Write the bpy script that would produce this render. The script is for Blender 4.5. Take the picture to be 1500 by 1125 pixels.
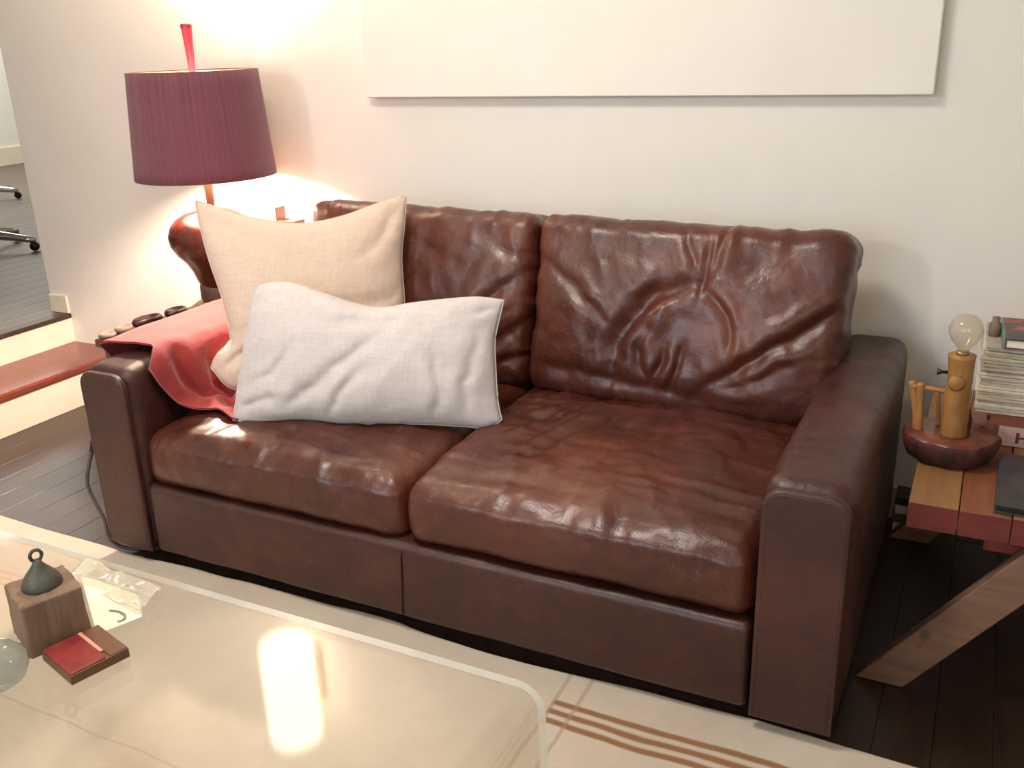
import bpy, bmesh, math, random
import numpy as np
from mathutils import Vector, Matrix

C = bpy.context.scene.collection
for o in list(bpy.data.objects):
    bpy.data.objects.remove(o)
random.seed(7)
PI = math.pi


def lin(c):
    return tuple((x / 255 / 12.92) if x / 255 <= 0.04045 else ((x / 255 + 0.055) / 1.055) ** 2.4 for x in c) + (1.0,)


# ------------------------------------------------------------------ camera
def set_camera(loc, yaw, pitch, roll, f):
    cy, sy = math.cos(yaw), math.sin(yaw)
    fwd = Vector((-sy * math.cos(pitch), cy * math.cos(pitch), math.sin(pitch)))
    r = Vector((cy, sy, 0))
    u = r.cross(fwd)
    r2 = r * math.cos(roll) + u * math.sin(roll)
    u2 = -r * math.sin(roll) + u * math.cos(roll)
    cam = bpy.data.cameras.new('camera')
    cam.sensor_width = 36
    cam.lens = f / 1500 * 36
    cam.clip_start = 0.02
    o = bpy.data.objects.new('camera', cam)
    C.objects.link(o)
    m = Matrix((r2, u2, -fwd)).transposed().to_4x4()
    m.translation = Vector(loc)
    o.matrix_world = m
    bpy.context.scene.camera = o


set_camera((2.315, -1.759, 1.469), 0.472, -0.347, -0.033, 1388)

# ------------------------------------------------------------------ light and exposure
sc = bpy.context.scene
sc.view_settings.view_transform = 'Standard'
sc.view_settings.look = 'None'
sc.view_settings.exposure = 0.0
sc.view_settings.gamma = 1.0
sc.view_settings.use_curve_mapping = False
w = bpy.data.worlds.new('world')
sc.world = w
w.use_nodes = True
w.node_tree.nodes['Background'].inputs[0].default_value = (0.75, 0.86, 1.0, 1)
w.node_tree.nodes['Background'].inputs[1].default_value = 0.6


def area(name, loc, target, sx, sy, power, col, spread=PI):
    l = bpy.data.lights.new(name, 'AREA')
    l.shape = 'RECTANGLE'
    l.size, l.size_y = sx, sy
    l.energy = power
    l.color = col
    l.spread = spread
    o = bpy.data.objects.new(name, l)
    C.objects.link(o)
    o.location = loc
    d = Vector(target) - Vector(loc)
    o.rotation_euler = d.to_track_quat('-Z', 'Y').to_euler()
    return o


area('daylight_window', (0.9, -3.48, 1.62), (0.9, 0, 1.4), 2.0, 1.2, 37, (0.60, 0.78, 1.0))
area('ceiling_lamp', (1.0, -0.5, 2.58), (1.0, -0.5, 0), 0.5, 0.5, 36, (1.0, 0.93, 0.84))
area('warm_lamp_left', (0.10, -2.9, 2.20), (0.0, 1.19, 1.0), 0.22, 0.22, 22, (1.0, 0.84, 0.68))
area('warm_lamp_right', (3.35, -2.6, 1.85), (2.2, 1.19, 0.8), 0.25, 0.25, 11, (1.0, 0.80, 0.52))
area('added_light_next_room', (-6.0, 4.2, 2.96), (-6.0, 4.2, 0), 3.2, 3.6, 150, (1.0, 0.95, 0.85))  # unseen light added so the left floor mirrors a bright next room


# ------------------------------------------------------------------ noise
def _hash(i, j, k, s):
    n = (i * 374761393 + j * 668265263 + k * 2147483647 + s * 1274126177) & 0xFFFFFFFF
    n = ((n ^ (n >> 13)) * 1274126177) & 0xFFFFFFFF
    n = (n ^ (n >> 16)) & 0xFFFFFFFF
    return n / 2147483647.5 - 1.0


def vnoise(P, s=0):
    P = np.asarray(P, float)
    I = np.floor(P).astype(np.int64)
    f = P - I
    f = f * f * f * (f * (f * 6 - 15) + 10)
    i, j, k = I[:, 0], I[:, 1], I[:, 2]
    out = 0
    for a in (0, 1):
        for b in (0, 1):
            for c in (0, 1):
                wt = (f[:, 0] if a else 1 - f[:, 0]) * (f[:, 1] if b else 1 - f[:, 1]) * (f[:, 2] if c else 1 - f[:, 2])
                out = out + wt * _hash(i + a, j + b, k + c, s)
    return out


def fbm(P, octv=3, s=0):
    P = np.asarray(P, float)
    t, a = 0, 1.0
    for o in range(octv):
        t = t + a * vnoise(P * (2.03 ** o) + 11.7 * o, s + o)
        a *= 0.5
    return t


def ridge(P, octv=2, s=0):
    return 1 - 2 * np.abs(fbm(P, octv, s))


def crease(U, V, pts, width, depth, warp=0.010, lip=0.55):
    """a fold along a line on a (U, V) sheet: a valley that fades out at its ends, soft bulge on one side"""
    q = np.stack([U * 14, V * 14, U * 0 + 3.3], 1)
    U = U + warp * fbm(q, 2, 91)
    V = V + warp * fbm(q, 2, 92)
    P = spline(pts, max(12, 4 * len(pts)))
    d = np.full(U.shape, 1e9)
    sd = np.zeros(U.shape)
    tt = np.zeros(U.shape)
    L = len(P) - 1
    for k in range(L):
        (x0, y0), (x1, y1) = P[k], P[k + 1]
        dx, dy = x1 - x0, y1 - y0
        l = dx * dx + dy * dy + 1e-12
        t = np.clip(((U - x0) * dx + (V - y0) * dy) / l, 0, 1)
        ex, ey = U - x0 - t * dx, V - y0 - t * dy
        e = np.hypot(ex, ey)
        m = e < d
        d = np.where(m, e, d)
        sd = np.where(m, (dx * ey - dy * ex) / math.sqrt(l), sd)
        tt = np.where(m, (k + t) / L, tt)
    fade = np.clip(np.sin(PI * np.clip(tt, 0.02, 0.98)), 0, 1) ** 0.6
    fade = fade * (0.8 + 0.35 * fbm(np.stack([tt * 5, tt * 0, tt * 0 + depth * 900], 1), 2, 93))
    wv = np.where(sd > 0, width * 0.75, width * 1.25)
    return depth * fade * (-np.exp(-(d / wv) ** 2) + lip * np.where(sd > 0, 1.0, 0.35) * np.exp(-((d - 2.1 * width) / (1.5 * width)) ** 2))


# ------------------------------------------------------------------ mesh helpers
def obj(name, V, F, m, parent=None, smooth=False, loc=None):
    me = bpy.data.meshes.new(name)
    me.from_pydata([tuple(map(float, v)) for v in V], [], [tuple(map(int, f)) for f in F])
    if smooth:
        me.polygons.foreach_set('use_smooth', [True] * len(me.polygons))
    me.update()
    if m:
        me.materials.append(m)
    o = bpy.data.objects.new(name, me)
    C.objects.link(o)
    if parent:
        o.parent = parent
    if loc is not None:
        o.location = loc
    return o


def bobj(name, bm, m, parent=None, smooth=False, loc=None, rot=None):
    me = bpy.data.meshes.new(name)
    bmesh.ops.recalc_face_normals(bm, faces=bm.faces)
    bm.to_mesh(me)
    bm.free()
    if smooth:
        me.polygons.foreach_set('use_smooth', [True] * len(me.polygons))
    for x in (m if isinstance(m, (list, tuple)) else [m]):
        me.materials.append(x)
    o = bpy.data.objects.new(name, me)
    C.objects.link(o)
    if parent:
        o.parent = parent
    if loc is not None:
        o.location = loc
    if rot is not None:
        o.rotation_euler = rot
    return o


def add_box(bm, x0, x1, y0, y1, z0, z1, bevel=0.0, seg=2, mat4=None):
    r = bmesh.ops.create_cube(bm, size=1.0)
    vs = r['verts']
    bmesh.ops.scale(bm, vec=(x1 - x0, y1 - y0, z1 - z0), verts=vs)
    bmesh.ops.translate(bm, vec=((x0 + x1) / 2, (y0 + y1) / 2, (z0 + z1) / 2), verts=vs)
    if mat4:
        bmesh.ops.transform(bm, matrix=mat4, verts=vs)
    if bevel:
        es = list({e for v in vs for e in v.link_edges})
        bmesh.ops.bevel(bm, geom=es, offset=bevel, segments=seg, profile=0.5, affect='EDGES')


def box(name, x0, x1, y0, y1, z0, z1, m, parent=None, bevel=0.0, seg=2, mat4=None, smooth=False):
    bm = bmesh.new()
    add_box(bm, x0, x1, y0, y1, z0, z1, bevel, seg, mat4)
    return bobj(name, bm, m, parent, smooth=smooth)


def lathe(profile, n=48, wob=None, close=False):
    V, F = [], []
    for i, (r, z) in enumerate(profile):
        for k in range(n):
            a = 2 * PI * k / n
            rr = r * (wob(a, z) if wob else 1)
            V.append((rr * math.cos(a), rr * math.sin(a), z))
    m = len(profile)
    for i in range(m - 1 if not close else m):
        j = (i + 1) % m
        for k in range(n):
            l = (k + 1) % n
            F.append((i * n + k, i * n + l, j * n + l, j * n + k))
    if not close:
        if profile[0][0] > 1e-4:
            F.append(tuple(reversed(range(n))))
        if profile[-1][0] > 1e-4:
            F.append(tuple((m - 1) * n + k for k in range(n)))
    return V, F


def spline(pts, n):
    P = np.asarray(pts, float)
    d = np.r_[0, np.cumsum(np.linalg.norm(np.diff(P, axis=0), axis=1))]
    t = np.linspace(0, d[-1], n)
    m = np.zeros_like(P)
    for i in range(len(P)):
        a, b = max(i - 1, 0), min(i + 1, len(P) - 1)
        m[i] = (P[b] - P[a]) / (d[b] - d[a] + 1e-12)
    out = []
    for x in t:
        i = min(max(np.searchsorted(d, x, 'right') - 1, 0), len(P) - 2)
        h = d[i + 1] - d[i]
        s = (x - d[i]) / h
        out.append((2 * s ** 3 - 3 * s ** 2 + 1) * P[i] + (s ** 3 - 2 * s ** 2 + s) * h * m[i]
                   + (-2 * s ** 3 + 3 * s ** 2) * P[i + 1] + (s ** 3 - s ** 2) * h * m[i + 1])
    return np.array(out)


def tube(pts, r, n=10, steps=None, radii=None):
    P = spline(pts, steps) if steps else np.asarray(pts, float)
    V, F = [], []
    ref = np.array([0.0, 0.0, 1.0])
    L = len(P)
    for i in range(L):
        t = P[min(i + 1, L - 1)] - P[max(i - 1, 0)]
        t = t / (np.linalg.norm(t) + 1e-12)
        rf = ref if abs(t[2]) < 0.92 else np.array([0, 1.0, 0])
        a = np.cross(t, rf)
        a /= np.linalg.norm(a)
        b = np.cross(t, a)
        rr = r if radii is None else np.interp(i / (L - 1), np.linspace(0, 1, len(radii)), radii)
        for k in range(n):
            q = 2 * PI * k / n
            V.append(P[i] + rr * (math.cos(q) * a + math.sin(q) * b))
    for i in range(L - 1):
        for k in range(n):
            l = (k + 1) % n
            F.append((i * n + k, i * n + l, (i + 1) * n + l, (i + 1) * n + k))
    F.append(tuple(reversed(range(n))))
    F.append(tuple((L - 1) * n + k for k in range(n)))
    return V, F


def rbox(hx, hy, hz, r, cell):
    """rounded box as one closed grid mesh: vertices, outward directions, faces"""
    h = np.array([hx, hy, hz])

    def axis(hh):
        k = max(int(round((2 * hh - 2 * r) / cell)), 1)
        inner = np.linspace(-(hh - r), hh - r, k + 1)
        m = max(3, int(r / cell))
        arc = r * np.tan(np.linspace(0, PI / 4, m + 1)[1:])
        return np.r_[-(hh - r) - arc[::-1], inner, hh - r + arc]
    A = [axis(x) for x in h]
    Vs, Fs, off = [], [], 0
    for ax in range(3):
        u, v = (ax + 1) % 3, (ax + 2) % 3
        for sgn in (-1, 1):
            g, k = np.meshgrid(A[u], A[v], indexing='ij')
            P = np.zeros(g.shape + (3,))
            P[..., u], P[..., v], P[..., ax] = g, k, sgn * h[ax]
            a, b = g.shape
            idx = np.arange(a * b).reshape(a, b) + off
            q = np.stack([idx[:-1, :-1], idx[1:, :-1], idx[1:, 1:], idx[:-1, 1:]], -1).reshape(-1, 4)
            Fs.append(q if sgn > 0 else q[:, ::-1])
            Vs.append(P.reshape(-1, 3))
            off += a * b
    V = np.concatenate(Vs)
    F = np.concatenate(Fs)
    key = np.round(V, 6)
    _, first, inv = np.unique(key, axis=0, return_index=True, return_inverse=True)
    V = V[first]
    F = inv.reshape(-1)[F]
    q = np.clip(V, -(h - r), h - r)
    d = V - q
    d /= np.linalg.norm(d, axis=1, keepdims=True) + 1e-12
    return q + d * r, d, F


def thing(name, label, cat, loc=(0, 0, 0), rotz=0.0, group=None):
    o = bpy.data.objects.new(name, None)
    o.empty_display_size = 0.05
    C.objects.link(o)
    o.location = loc
    o.rotation_euler = (0, 0, rotz)
    return tag(o, label, cat, group)


def tag(o, label, cat, group=None):
    o['label'] = label
    o['category'] = cat
    if group:
        o['group'] = group
    return o


def struct(o):
    o['kind'] = 'structure'
    return o


# ------------------------------------------------------------------ materials
class Nodes:
    def __init__(s, name):
        s.m = bpy.data.materials.new(name)
        s.m.use_nodes = True
        s.t = s.m.node_tree
        s.b = s.t.nodes['Principled BSDF']
        s.co = s.add('ShaderNodeTexCoord').outputs['Object']

    def add(s, kind, **kw):
        n = s.t.nodes.new(kind)
        for k, v in kw.items():
            setattr(n, k, v)
        return n

    def link(s, a, b):
        s.t.links.new(a, b)

    def mapping(s, scale=(1, 1, 1), rot=(0, 0, 0)):
        n = s.add('ShaderNodeMapping')
        n.inputs['Scale'].default_value = scale
        n.inputs['Rotation'].default_value = rot
        s.link(s.co, n.inputs[0])
        return n.outputs[0]

    def noise(s, scale, detail=4, rough=0.55, vec=None, dist=0.0):
        n = s.add('ShaderNodeTexNoise')
        n.inputs['Scale'].default_value = scale
        n.inputs['Detail'].default_value = detail
        n.inputs['Roughness'].default_value = rough
        n.inputs['Distortion'].default_value = dist
        s.link(vec if vec is not None else s.co, n.inputs['Vector'])
        return n.outputs['Fac']

    def ramp(s, fac, stops):
        n = s.add('ShaderNodeValToRGB')
        e = n.color_ramp.elements
        while len(e) < len(stops):
            e.new(0.5)
        for x, (p, c) in zip(e, stops):
            x.position = p
            x.color = c if len(c) == 4 else lin(c)
        s.link(fac, n.inputs[0])
        return n.outputs[0]

    def mix(s, fac, a, b, mode='MIX'):
        n = s.add('ShaderNodeMix', data_type='RGBA', blend_type=mode)
        for sock, val in ((n.inputs[0], fac), (n.inputs[6], a), (n.inputs[7], b)):
            if hasattr(val, 'is_output'):
                s.link(val, sock)
            else:
                sock.default_value = val
        return n.outputs[2]

    def math(s, op, a, b=0.0):
        n = s.add('ShaderNodeMath', operation=op)
        for sock, val in ((n.inputs[0], a), (n.inputs[1], b)):
            if hasattr(val, 'is_output'):
                s.link(val, sock)
            else:
                sock.default_value = val
        return n.outputs[0]

    def maprange(s, v, a, b, c, d):
        n = s.add('ShaderNodeMapRange')
        s.link(v, n.inputs[0])
        for i, x in enumerate((a, b, c, d)):
            n.inputs[i + 1].default_value = x
        return n.outputs[0]

    def bump(s, h, strength=0.2, dist=0.01, prev=None):
        n = s.add('ShaderNodeBump')
        n.inputs['Strength'].default_value = strength
        n.inputs['Distance'].default_value = dist
        s.link(h, n.inputs['Height'])
        if prev is not None:
            s.link(prev, n.inputs['Normal'])
        return n.outputs[0]

    def set(s, **kw):
        names = dict(color='Base Color', rough='Roughness', metal='Metallic', normal='Normal', coat='Coat Weight',
                     coatr='Coat Roughness', sheen='Sheen Weight', spec='Specular IOR Level', trans='Transmission Weight',
                     ior='IOR', emis='Emission Color', emit='Emission Strength')
        for k, v in kw.items():
            sock = s.b.inputs[names[k]]
            if hasattr(v, 'is_output'):
                s.link(v, sock)
            elif isinstance(v, tuple) and len(v) == 3:
                sock.default_value = lin(v)
            else:
                sock.default_value = v
        return s.m


def simple(name, c1, c2=None, scale=6, stretch=(1, 1, 1), rough=0.5, bump=0.0, bscale=80, **kw):
    n = Nodes(name)
    c2 = c2 or tuple(x * 0.85 for x in c1)
    v = n.mapping(stretch)
    f = n.noise(scale, 5, 0.6, v)
    col = n.ramp(f, [(0.32, c1), (0.68, c2)])
    n.set(color=col, rough=rough, **kw)
    if bump:
        n.set(normal=n.bump(n.noise(bscale, 4, 0.6, v), bump, 0.004))
    return n.m


def leather(name, dark, mid, worn, rough=0.34):
    n = Nodes(name)
    big = n.noise(3.2, 4, 0.6)
    col = n.ramp(big, [(0.30, dark), (0.55, mid), (0.78, worn)])
    fine = n.noise(26, 6, 0.7, dist=0.6)
    col = n.mix(n.maprange(fine, 0.50, 0.75, 0, 0.42), col, lin(worn))
    veins = n.add('ShaderNodeTexVoronoi', feature='DISTANCE_TO_EDGE')
    veins.inputs['Scale'].default_value = 11
    wv = n.add('ShaderNodeVectorMath', operation='ADD')
    nn = n.add('ShaderNodeTexNoise')
    nn.inputs['Scale'].default_value = 7
    n.link(n.co, nn.inputs['Vector'])
    n.link(n.co, wv.inputs[0])
    n.link(nn.outputs['Color'], wv.inputs[1])
    n.link(wv.outputs[0], veins.inputs['Vector'])
    vein = n.maprange(veins.outputs['Distance'], 0.0, 0.035, 1, 0)
    patch = n.maprange(n.noise(2.3, 2), 0.48, 0.62, 0, 0.45)
    col = n.mix(n.math('MULTIPLY', vein, patch), col, lin(tuple(min(255, x * 1.25) for x in worn)))
    grain = n.add('ShaderNodeTexVoronoi')
    grain.inputs['Scale'].default_value = 330
    n.link(n.co, grain.inputs['Vector'])
    b1 = n.bump(grain.outputs['Distance'], 0.10, 0.002)
    b2 = n.bump(n.noise(38, 5, 0.65, dist=0.8), 0.22, 0.006, b1)
    b3 = n.bump(veins.outputs['Distance'], 0.10, 0.004, b2)
    n.set(color=col, rough=n.maprange(n.noise(14, 4), 0.3, 0.7, rough - 0.06, rough + 0.10), normal=b3, spec=0.6)
    return n.m


def linen(name, c1, c2, bump=0.35):
    n = Nodes(name)
    f = n.noise(5, 5, 0.65)
    thread = n.noise(160, 3, 0.6, n.mapping((1, 0.15, 0.12)))
    thread2 = n.noise(160, 3, 0.6, n.mapping((0.1, 0.15, 1)))
    t = n.math('ADD', thread, thread2)
    col = n.ramp(f, [(0.3, c1), (0.7, c2)])
    col = n.mix(n.maprange(t, 0.8, 1.2, 0.0, 0.25), col, lin(tuple(x * 0.82 for x in c2)))
    b = n.bump(t, bump, 0.002)
    b = n.bump(n.noise(22, 5, 0.6), 0.25, 0.006, b)
    n.set(color=col, rough=0.9, sheen=0.25, normal=b)
    return n.m


def wood(name, c1, c2, grain_axis=1, scale=9, rough=0.45, knots=False, bump=0.15, coat=0.0):
    n = Nodes(name)
    st = [1.0, 1.0, 1.0]
    st[grain_axis] = 0.08
    oi = n.add('ShaderNodeObjectInfo')
    v0 = n.add('ShaderNodeVectorMath', operation='ADD')
    sc3 = n.add('ShaderNodeVectorMath', operation='SCALE')
    cm = n.add('ShaderNodeCombineXYZ')
    for i in range(3):
        n.link(oi.outputs['Random'], cm.inputs[i])
    n.link(cm.outputs[0], sc3.inputs[0])
    sc3.inputs['Scale'].default_value = 37
    n.link(n.co, v0.inputs[0])
    n.link(sc3.outputs[0], v0.inputs[1])
    mp = n.add('ShaderNodeMapping')
    mp.inputs['Scale'].default_value = st
    n.link(v0.outputs[0], mp.inputs[0])
    v = mp.outputs[0]
    f = n.noise(scale * 4, 6, 0.65, v, 0.8)
    col = n.ramp(f, [(0.3, c1), (0.7, c2)])
    col = n.mix(n.maprange(oi.outputs['Random'], 0, 1, 0, 0.35), col, lin(tuple(x * 0.72 for x in c1)))
    if knots:
        k = n.noise(scale * 1.4, 2, 0.5, v0.outputs[0])
        col = n.mix(n.maprange(k, 0.68, 0.76, 0, 0.7), col, lin(tuple(x * 0.4 for x in c1)))
    n.set(color=col, rough=rough, normal=n.bump(f, bump, 0.003), coat=coat, coatr=0.15)
    return n.m


def thin_clear(name, tint, ior, rough, haze=0.0, hazecol=(235, 235, 225)):
    """clear sheet: passes light straight on and mirrors by the Fresnel law"""
    n = Nodes(name)
    out = n.t.nodes['Material Output']
    tr = n.add('ShaderNodeBsdfTransparent')
    tr.inputs[0].default_value = lin(tint)
    gl = n.add('ShaderNodeBsdfGlossy')
    gl.inputs['Roughness'].default_value = rough
    fr = n.add('ShaderNodeFresnel')
    geo = n.add('ShaderNodeNewGeometry')
    n.link(n.maprange(geo.outputs['Backfacing'], 0, 1, ior, 1 / ior), fr.inputs[0])
    mx = n.add('ShaderNodeMixShader')
    n.link(fr.outputs[0], mx.inputs[0])
    n.link(tr.outputs[0], mx.inputs[1])
    n.link(gl.outputs[0], mx.inputs[2])
    last = mx
    if haze:
        df = n.add('ShaderNodeBsdfDiffuse')
        df.inputs[0].default_value = lin(hazecol)
        m2 = n.add('ShaderNodeMixShader')
        m2.inputs[0].default_value = haze
        n.link(mx.outputs[0], m2.inputs[1])
        n.link(df.outputs[0], m2.inputs[2])
        last = m2
    n.link(last.outputs[0], out.inputs[0])
    return n.m


def emitter(name, col, strength):
    n = Nodes(name)
    n.set(color=col, emis=col, emit=strength, rough=0.3)
    return n.m


M = {}
M['wall'] = simple('wall_paint', (236, 233, 226), (232, 229, 221), 2.5, rough=0.72, bump=0.08, bscale=140)
M['wall2'] = simple('next_room_paint', (236, 236, 230), (230, 230, 224), 2, rough=0.7)
M['ceiling'] = simple('ceiling_paint', (236, 233, 226), None, 2, rough=0.85)
M['trim'] = simple('trim_paint', (236, 226, 208), (228, 216, 196), 5, rough=0.4)
M['floor'] = wood('floor_wood', (60, 43, 33), (40, 28, 22), 1, 9, 0.34, bump=0.1)
M['floorbase'] = simple('subfloor', (26, 18, 15), None, 5, rough=0.7)
M['floor2'] = wood('next_room_wood', (112, 101, 90), (88, 78, 68), 1, 7, 0.45, bump=0.1)
M['tread'] = simple('red_tread', (122, 60, 46), (104, 46, 36), 4, rough=0.22, bump=0.05)
M['nosing'] = wood('nosing_wood', (70, 50, 36), (50, 34, 25), 1, 8, 0.4)
M['leather'] = leather('brown_leather', (56, 24, 17), (78, 36, 25), (106, 56, 37), 0.33)
M['leather2'] = leather('dark_brown_leather', (45, 20, 16), (58, 26, 20), (82, 41, 30), 0.42)
M['seam'] = simple('leather_seam', (58, 30, 22), (40, 20, 16), 40, rough=0.5)
M['foot'] = simple('black_foot_and_shadow', (22, 18, 17), None, 20, rough=0.5)
M['linen_w'] = linen('pale_linen', (206, 200, 197), (195, 188, 186))
M['linen_c'] = linen('cream_linen', (220, 197, 180), (210, 187, 168))
M['throw'] = linen('coral_cloth', (154, 44, 39), (134, 33, 33), 0.3)
M['canvas'] = simple('primed_canvas', (238, 236, 229), (234, 231, 224), 3, rough=0.8, bump=0.05, bscale=400)
M['shade'] = None
M['liner'] = simple('shade_liner', (245, 236, 224), None, 10, rough=0.8)
M['redwood'] = simple('dark_red_wood', (96, 34, 24), (52, 20, 16), 11, (1, 1, 0.35), rough=0.25, bump=0.15, bscale=40)
M['finial'] = simple('red_finial', (140, 36, 52), (112, 24, 40), 14, (1, 1, 0.3), rough=0.35)
M['brass'] = simple('aged_brass', (196, 164, 110), (150, 118, 74), 12, rough=0.34, metal=0.75)
M['cup'] = simple('brown_socket', (104, 74, 58), (78, 52, 42), 16, rough=0.5)
M['bulb'] = emitter('lit_bulb', (255, 226, 204), 2700)
M['tablewood'] = wood('lamp_table_wood', (120, 78, 52), (88, 54, 36), 1, 8, 0.4)
M['pebble_d'] = simple('dark_oval_wood', (62, 22, 22), (42, 16, 16), 16, rough=0.35)
M['pebble_g'] = simple('grey_stone', (128, 112, 98), (104, 90, 78), 20, rough=0.6)
M['card'] = simple('cream_card', (238, 222, 178), (230, 212, 166), 6, rough=0.7)
M['cover'] = simple('brown_cover', (120, 66, 46), None, 6, rough=0.5)
M['cord'] = simple('grey_cord', (92, 78, 82), (70, 58, 62), 30, rough=0.5)
M['acrylic'] = thin_clear('clear_acrylic', (250, 250, 247), 1.49, 0.05, 0.025)
M['acrylic_lit_edge'] = thin_clear('acrylic_lit_edge', (244, 244, 238), 1.49, 0.12, 0.75, (250, 248, 242))  # white mixed in for the light that polished edges catch
M['blockwood'] = wood('old_block_wood', (146, 116, 92), (96, 76, 62), 2, 9, 0.7, bump=0.8)
M['blockgrey'] = wood('weathered_block_wood', (128, 110, 98), (92, 78, 70), 2, 9, 0.8, bump=0.5)
M['verdigris'] = simple('verdigris_metal', (96, 94, 80), (68, 70, 60), 30, rough=0.55, bump=0.3, metal=0.4)
M['boxbrown'] = wood('box_brown_wood', (118, 76, 44), (88, 54, 32), 0, 9, 0.5)
M['boxred'] = simple('box_red_lacquer', (146, 56, 52), (112, 36, 38), 22, rough=0.35)
M['boxhighlight'] = simple('box_painted_highlight', (232, 160, 138), None, 10, rough=0.4)
M['plastic'] = thin_clear('clear_plastic_bag', (250, 250, 246), 1.5, 0.12, 0.16, (250, 248, 236))
M['paper'] = simple('white_paper', (240, 236, 220), (236, 230, 208), 6, rough=0.7)
M['mark'] = simple('grey_ink', (150, 140, 112), None, 20, rough=0.7)
M['glass'] = None
M['barewood'] = wood('bare_pine', (160, 118, 74), (136, 94, 56), 1, 8, 0.55, True)
M['orangewood'] = wood('orange_pine', (140, 84, 54), (116, 66, 42), 1, 8, 0.5, True)
M['redpaint'] = simple('worn_red_paint', (124, 50, 40), (92, 32, 32), 16, (0.3, 1, 1), rough=0.6, bump=0.2)
M['weathered'] = wood('weathered_plank', (150, 112, 88), (108, 80, 66), 0, 7, 0.75, True, 0.3)
M['bark'] = simple('red_brown_bark', (84, 34, 26), (40, 18, 15), 34, (1, 1, 0.35), rough=0.8, bump=0.9, bscale=70)
M['cutwood'] = simple('polished_slice', (124, 66, 50), (96, 46, 36), 14, rough=0.3)
M['bamboo'] = simple('yellow_branch_wood', (164, 120, 66), (130, 88, 44), 14, (1, 1, 0.25), rough=0.4, bump=0.3, bscale=50)
M['black'] = simple('black_plastic', (20, 18, 18), None, 20, rough=0.4)
M['paperedge'] = [simple('magazine_edge_%s' % 'abcd'[i], c, None, 60, (1, 1, 12), rough=0.75) for i, c in
                  enumerate(((224, 212, 186), (206, 196, 178), (232, 226, 212), (184, 174, 162)))]
M['pinkcover'] = simple('pale_pink_cover', (206, 178, 170), (196, 166, 160), 6, rough=0.6)
M['redcover'] = simple('red_brown_cover', (150, 88, 68), (128, 70, 56), 8, rough=0.6)
M['letter'] = simple('red_letter', (132, 40, 44), None, 30, rough=0.6)
M['charcoal'] = simple('charcoal_cover', (66, 66, 66), (36, 36, 38), 18, rough=0.35)
M['greenspine'] = simple('green_spine', (112, 142, 126), None, 10, rough=0.5)
M['chrome'] = simple('chrome', (220, 220, 220), (205, 205, 208), 4, rough=0.16, metal=1.0)
M['seatgrey'] = simple('grey_seat', (120, 120, 122), None, 8, rough=0.8)


def shade_mat():
    n = Nodes('purple_string_shade')
    sx = n.add('ShaderNodeSeparateXYZ')
    n.link(n.co, sx.inputs[0])
    ang = n.math('ARCTAN2', sx.outputs[1], sx.outputs[0])
    cv = n.add('ShaderNodeCombineXYZ')
    n.link(n.math('MULTIPLY', ang, 30.0), cv.inputs[0])
    n.link(n.math('MULTIPLY', sx.outputs[2], 1.2), cv.inputs[1])
    f = n.noise(1.3, 5, 0.7, cv.outputs[0])
    n.set(color=n.ramp(f, [(0.3, (88, 42, 58)), (0.7, (124, 68, 82))]), rough=0.75, sheen=0.3)
    return n.m


def book_mat():
    n = Nodes('dark_picture_cover')
    f = n.noise(22, 3, 0.5)
    n.set(color=n.ramp(f, [(0.35, (48, 46, 40)), (0.52, (84, 62, 54)), (0.66, (176, 56, 56))]), rough=0.4)
    return n.m


def glass_mat(name, tint=(250, 252, 252), rough=0.01):
    n = Nodes(name)
    n.set(color=tint, trans=1.0, rough=rough, ior=1.48)
    return n.m


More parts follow.
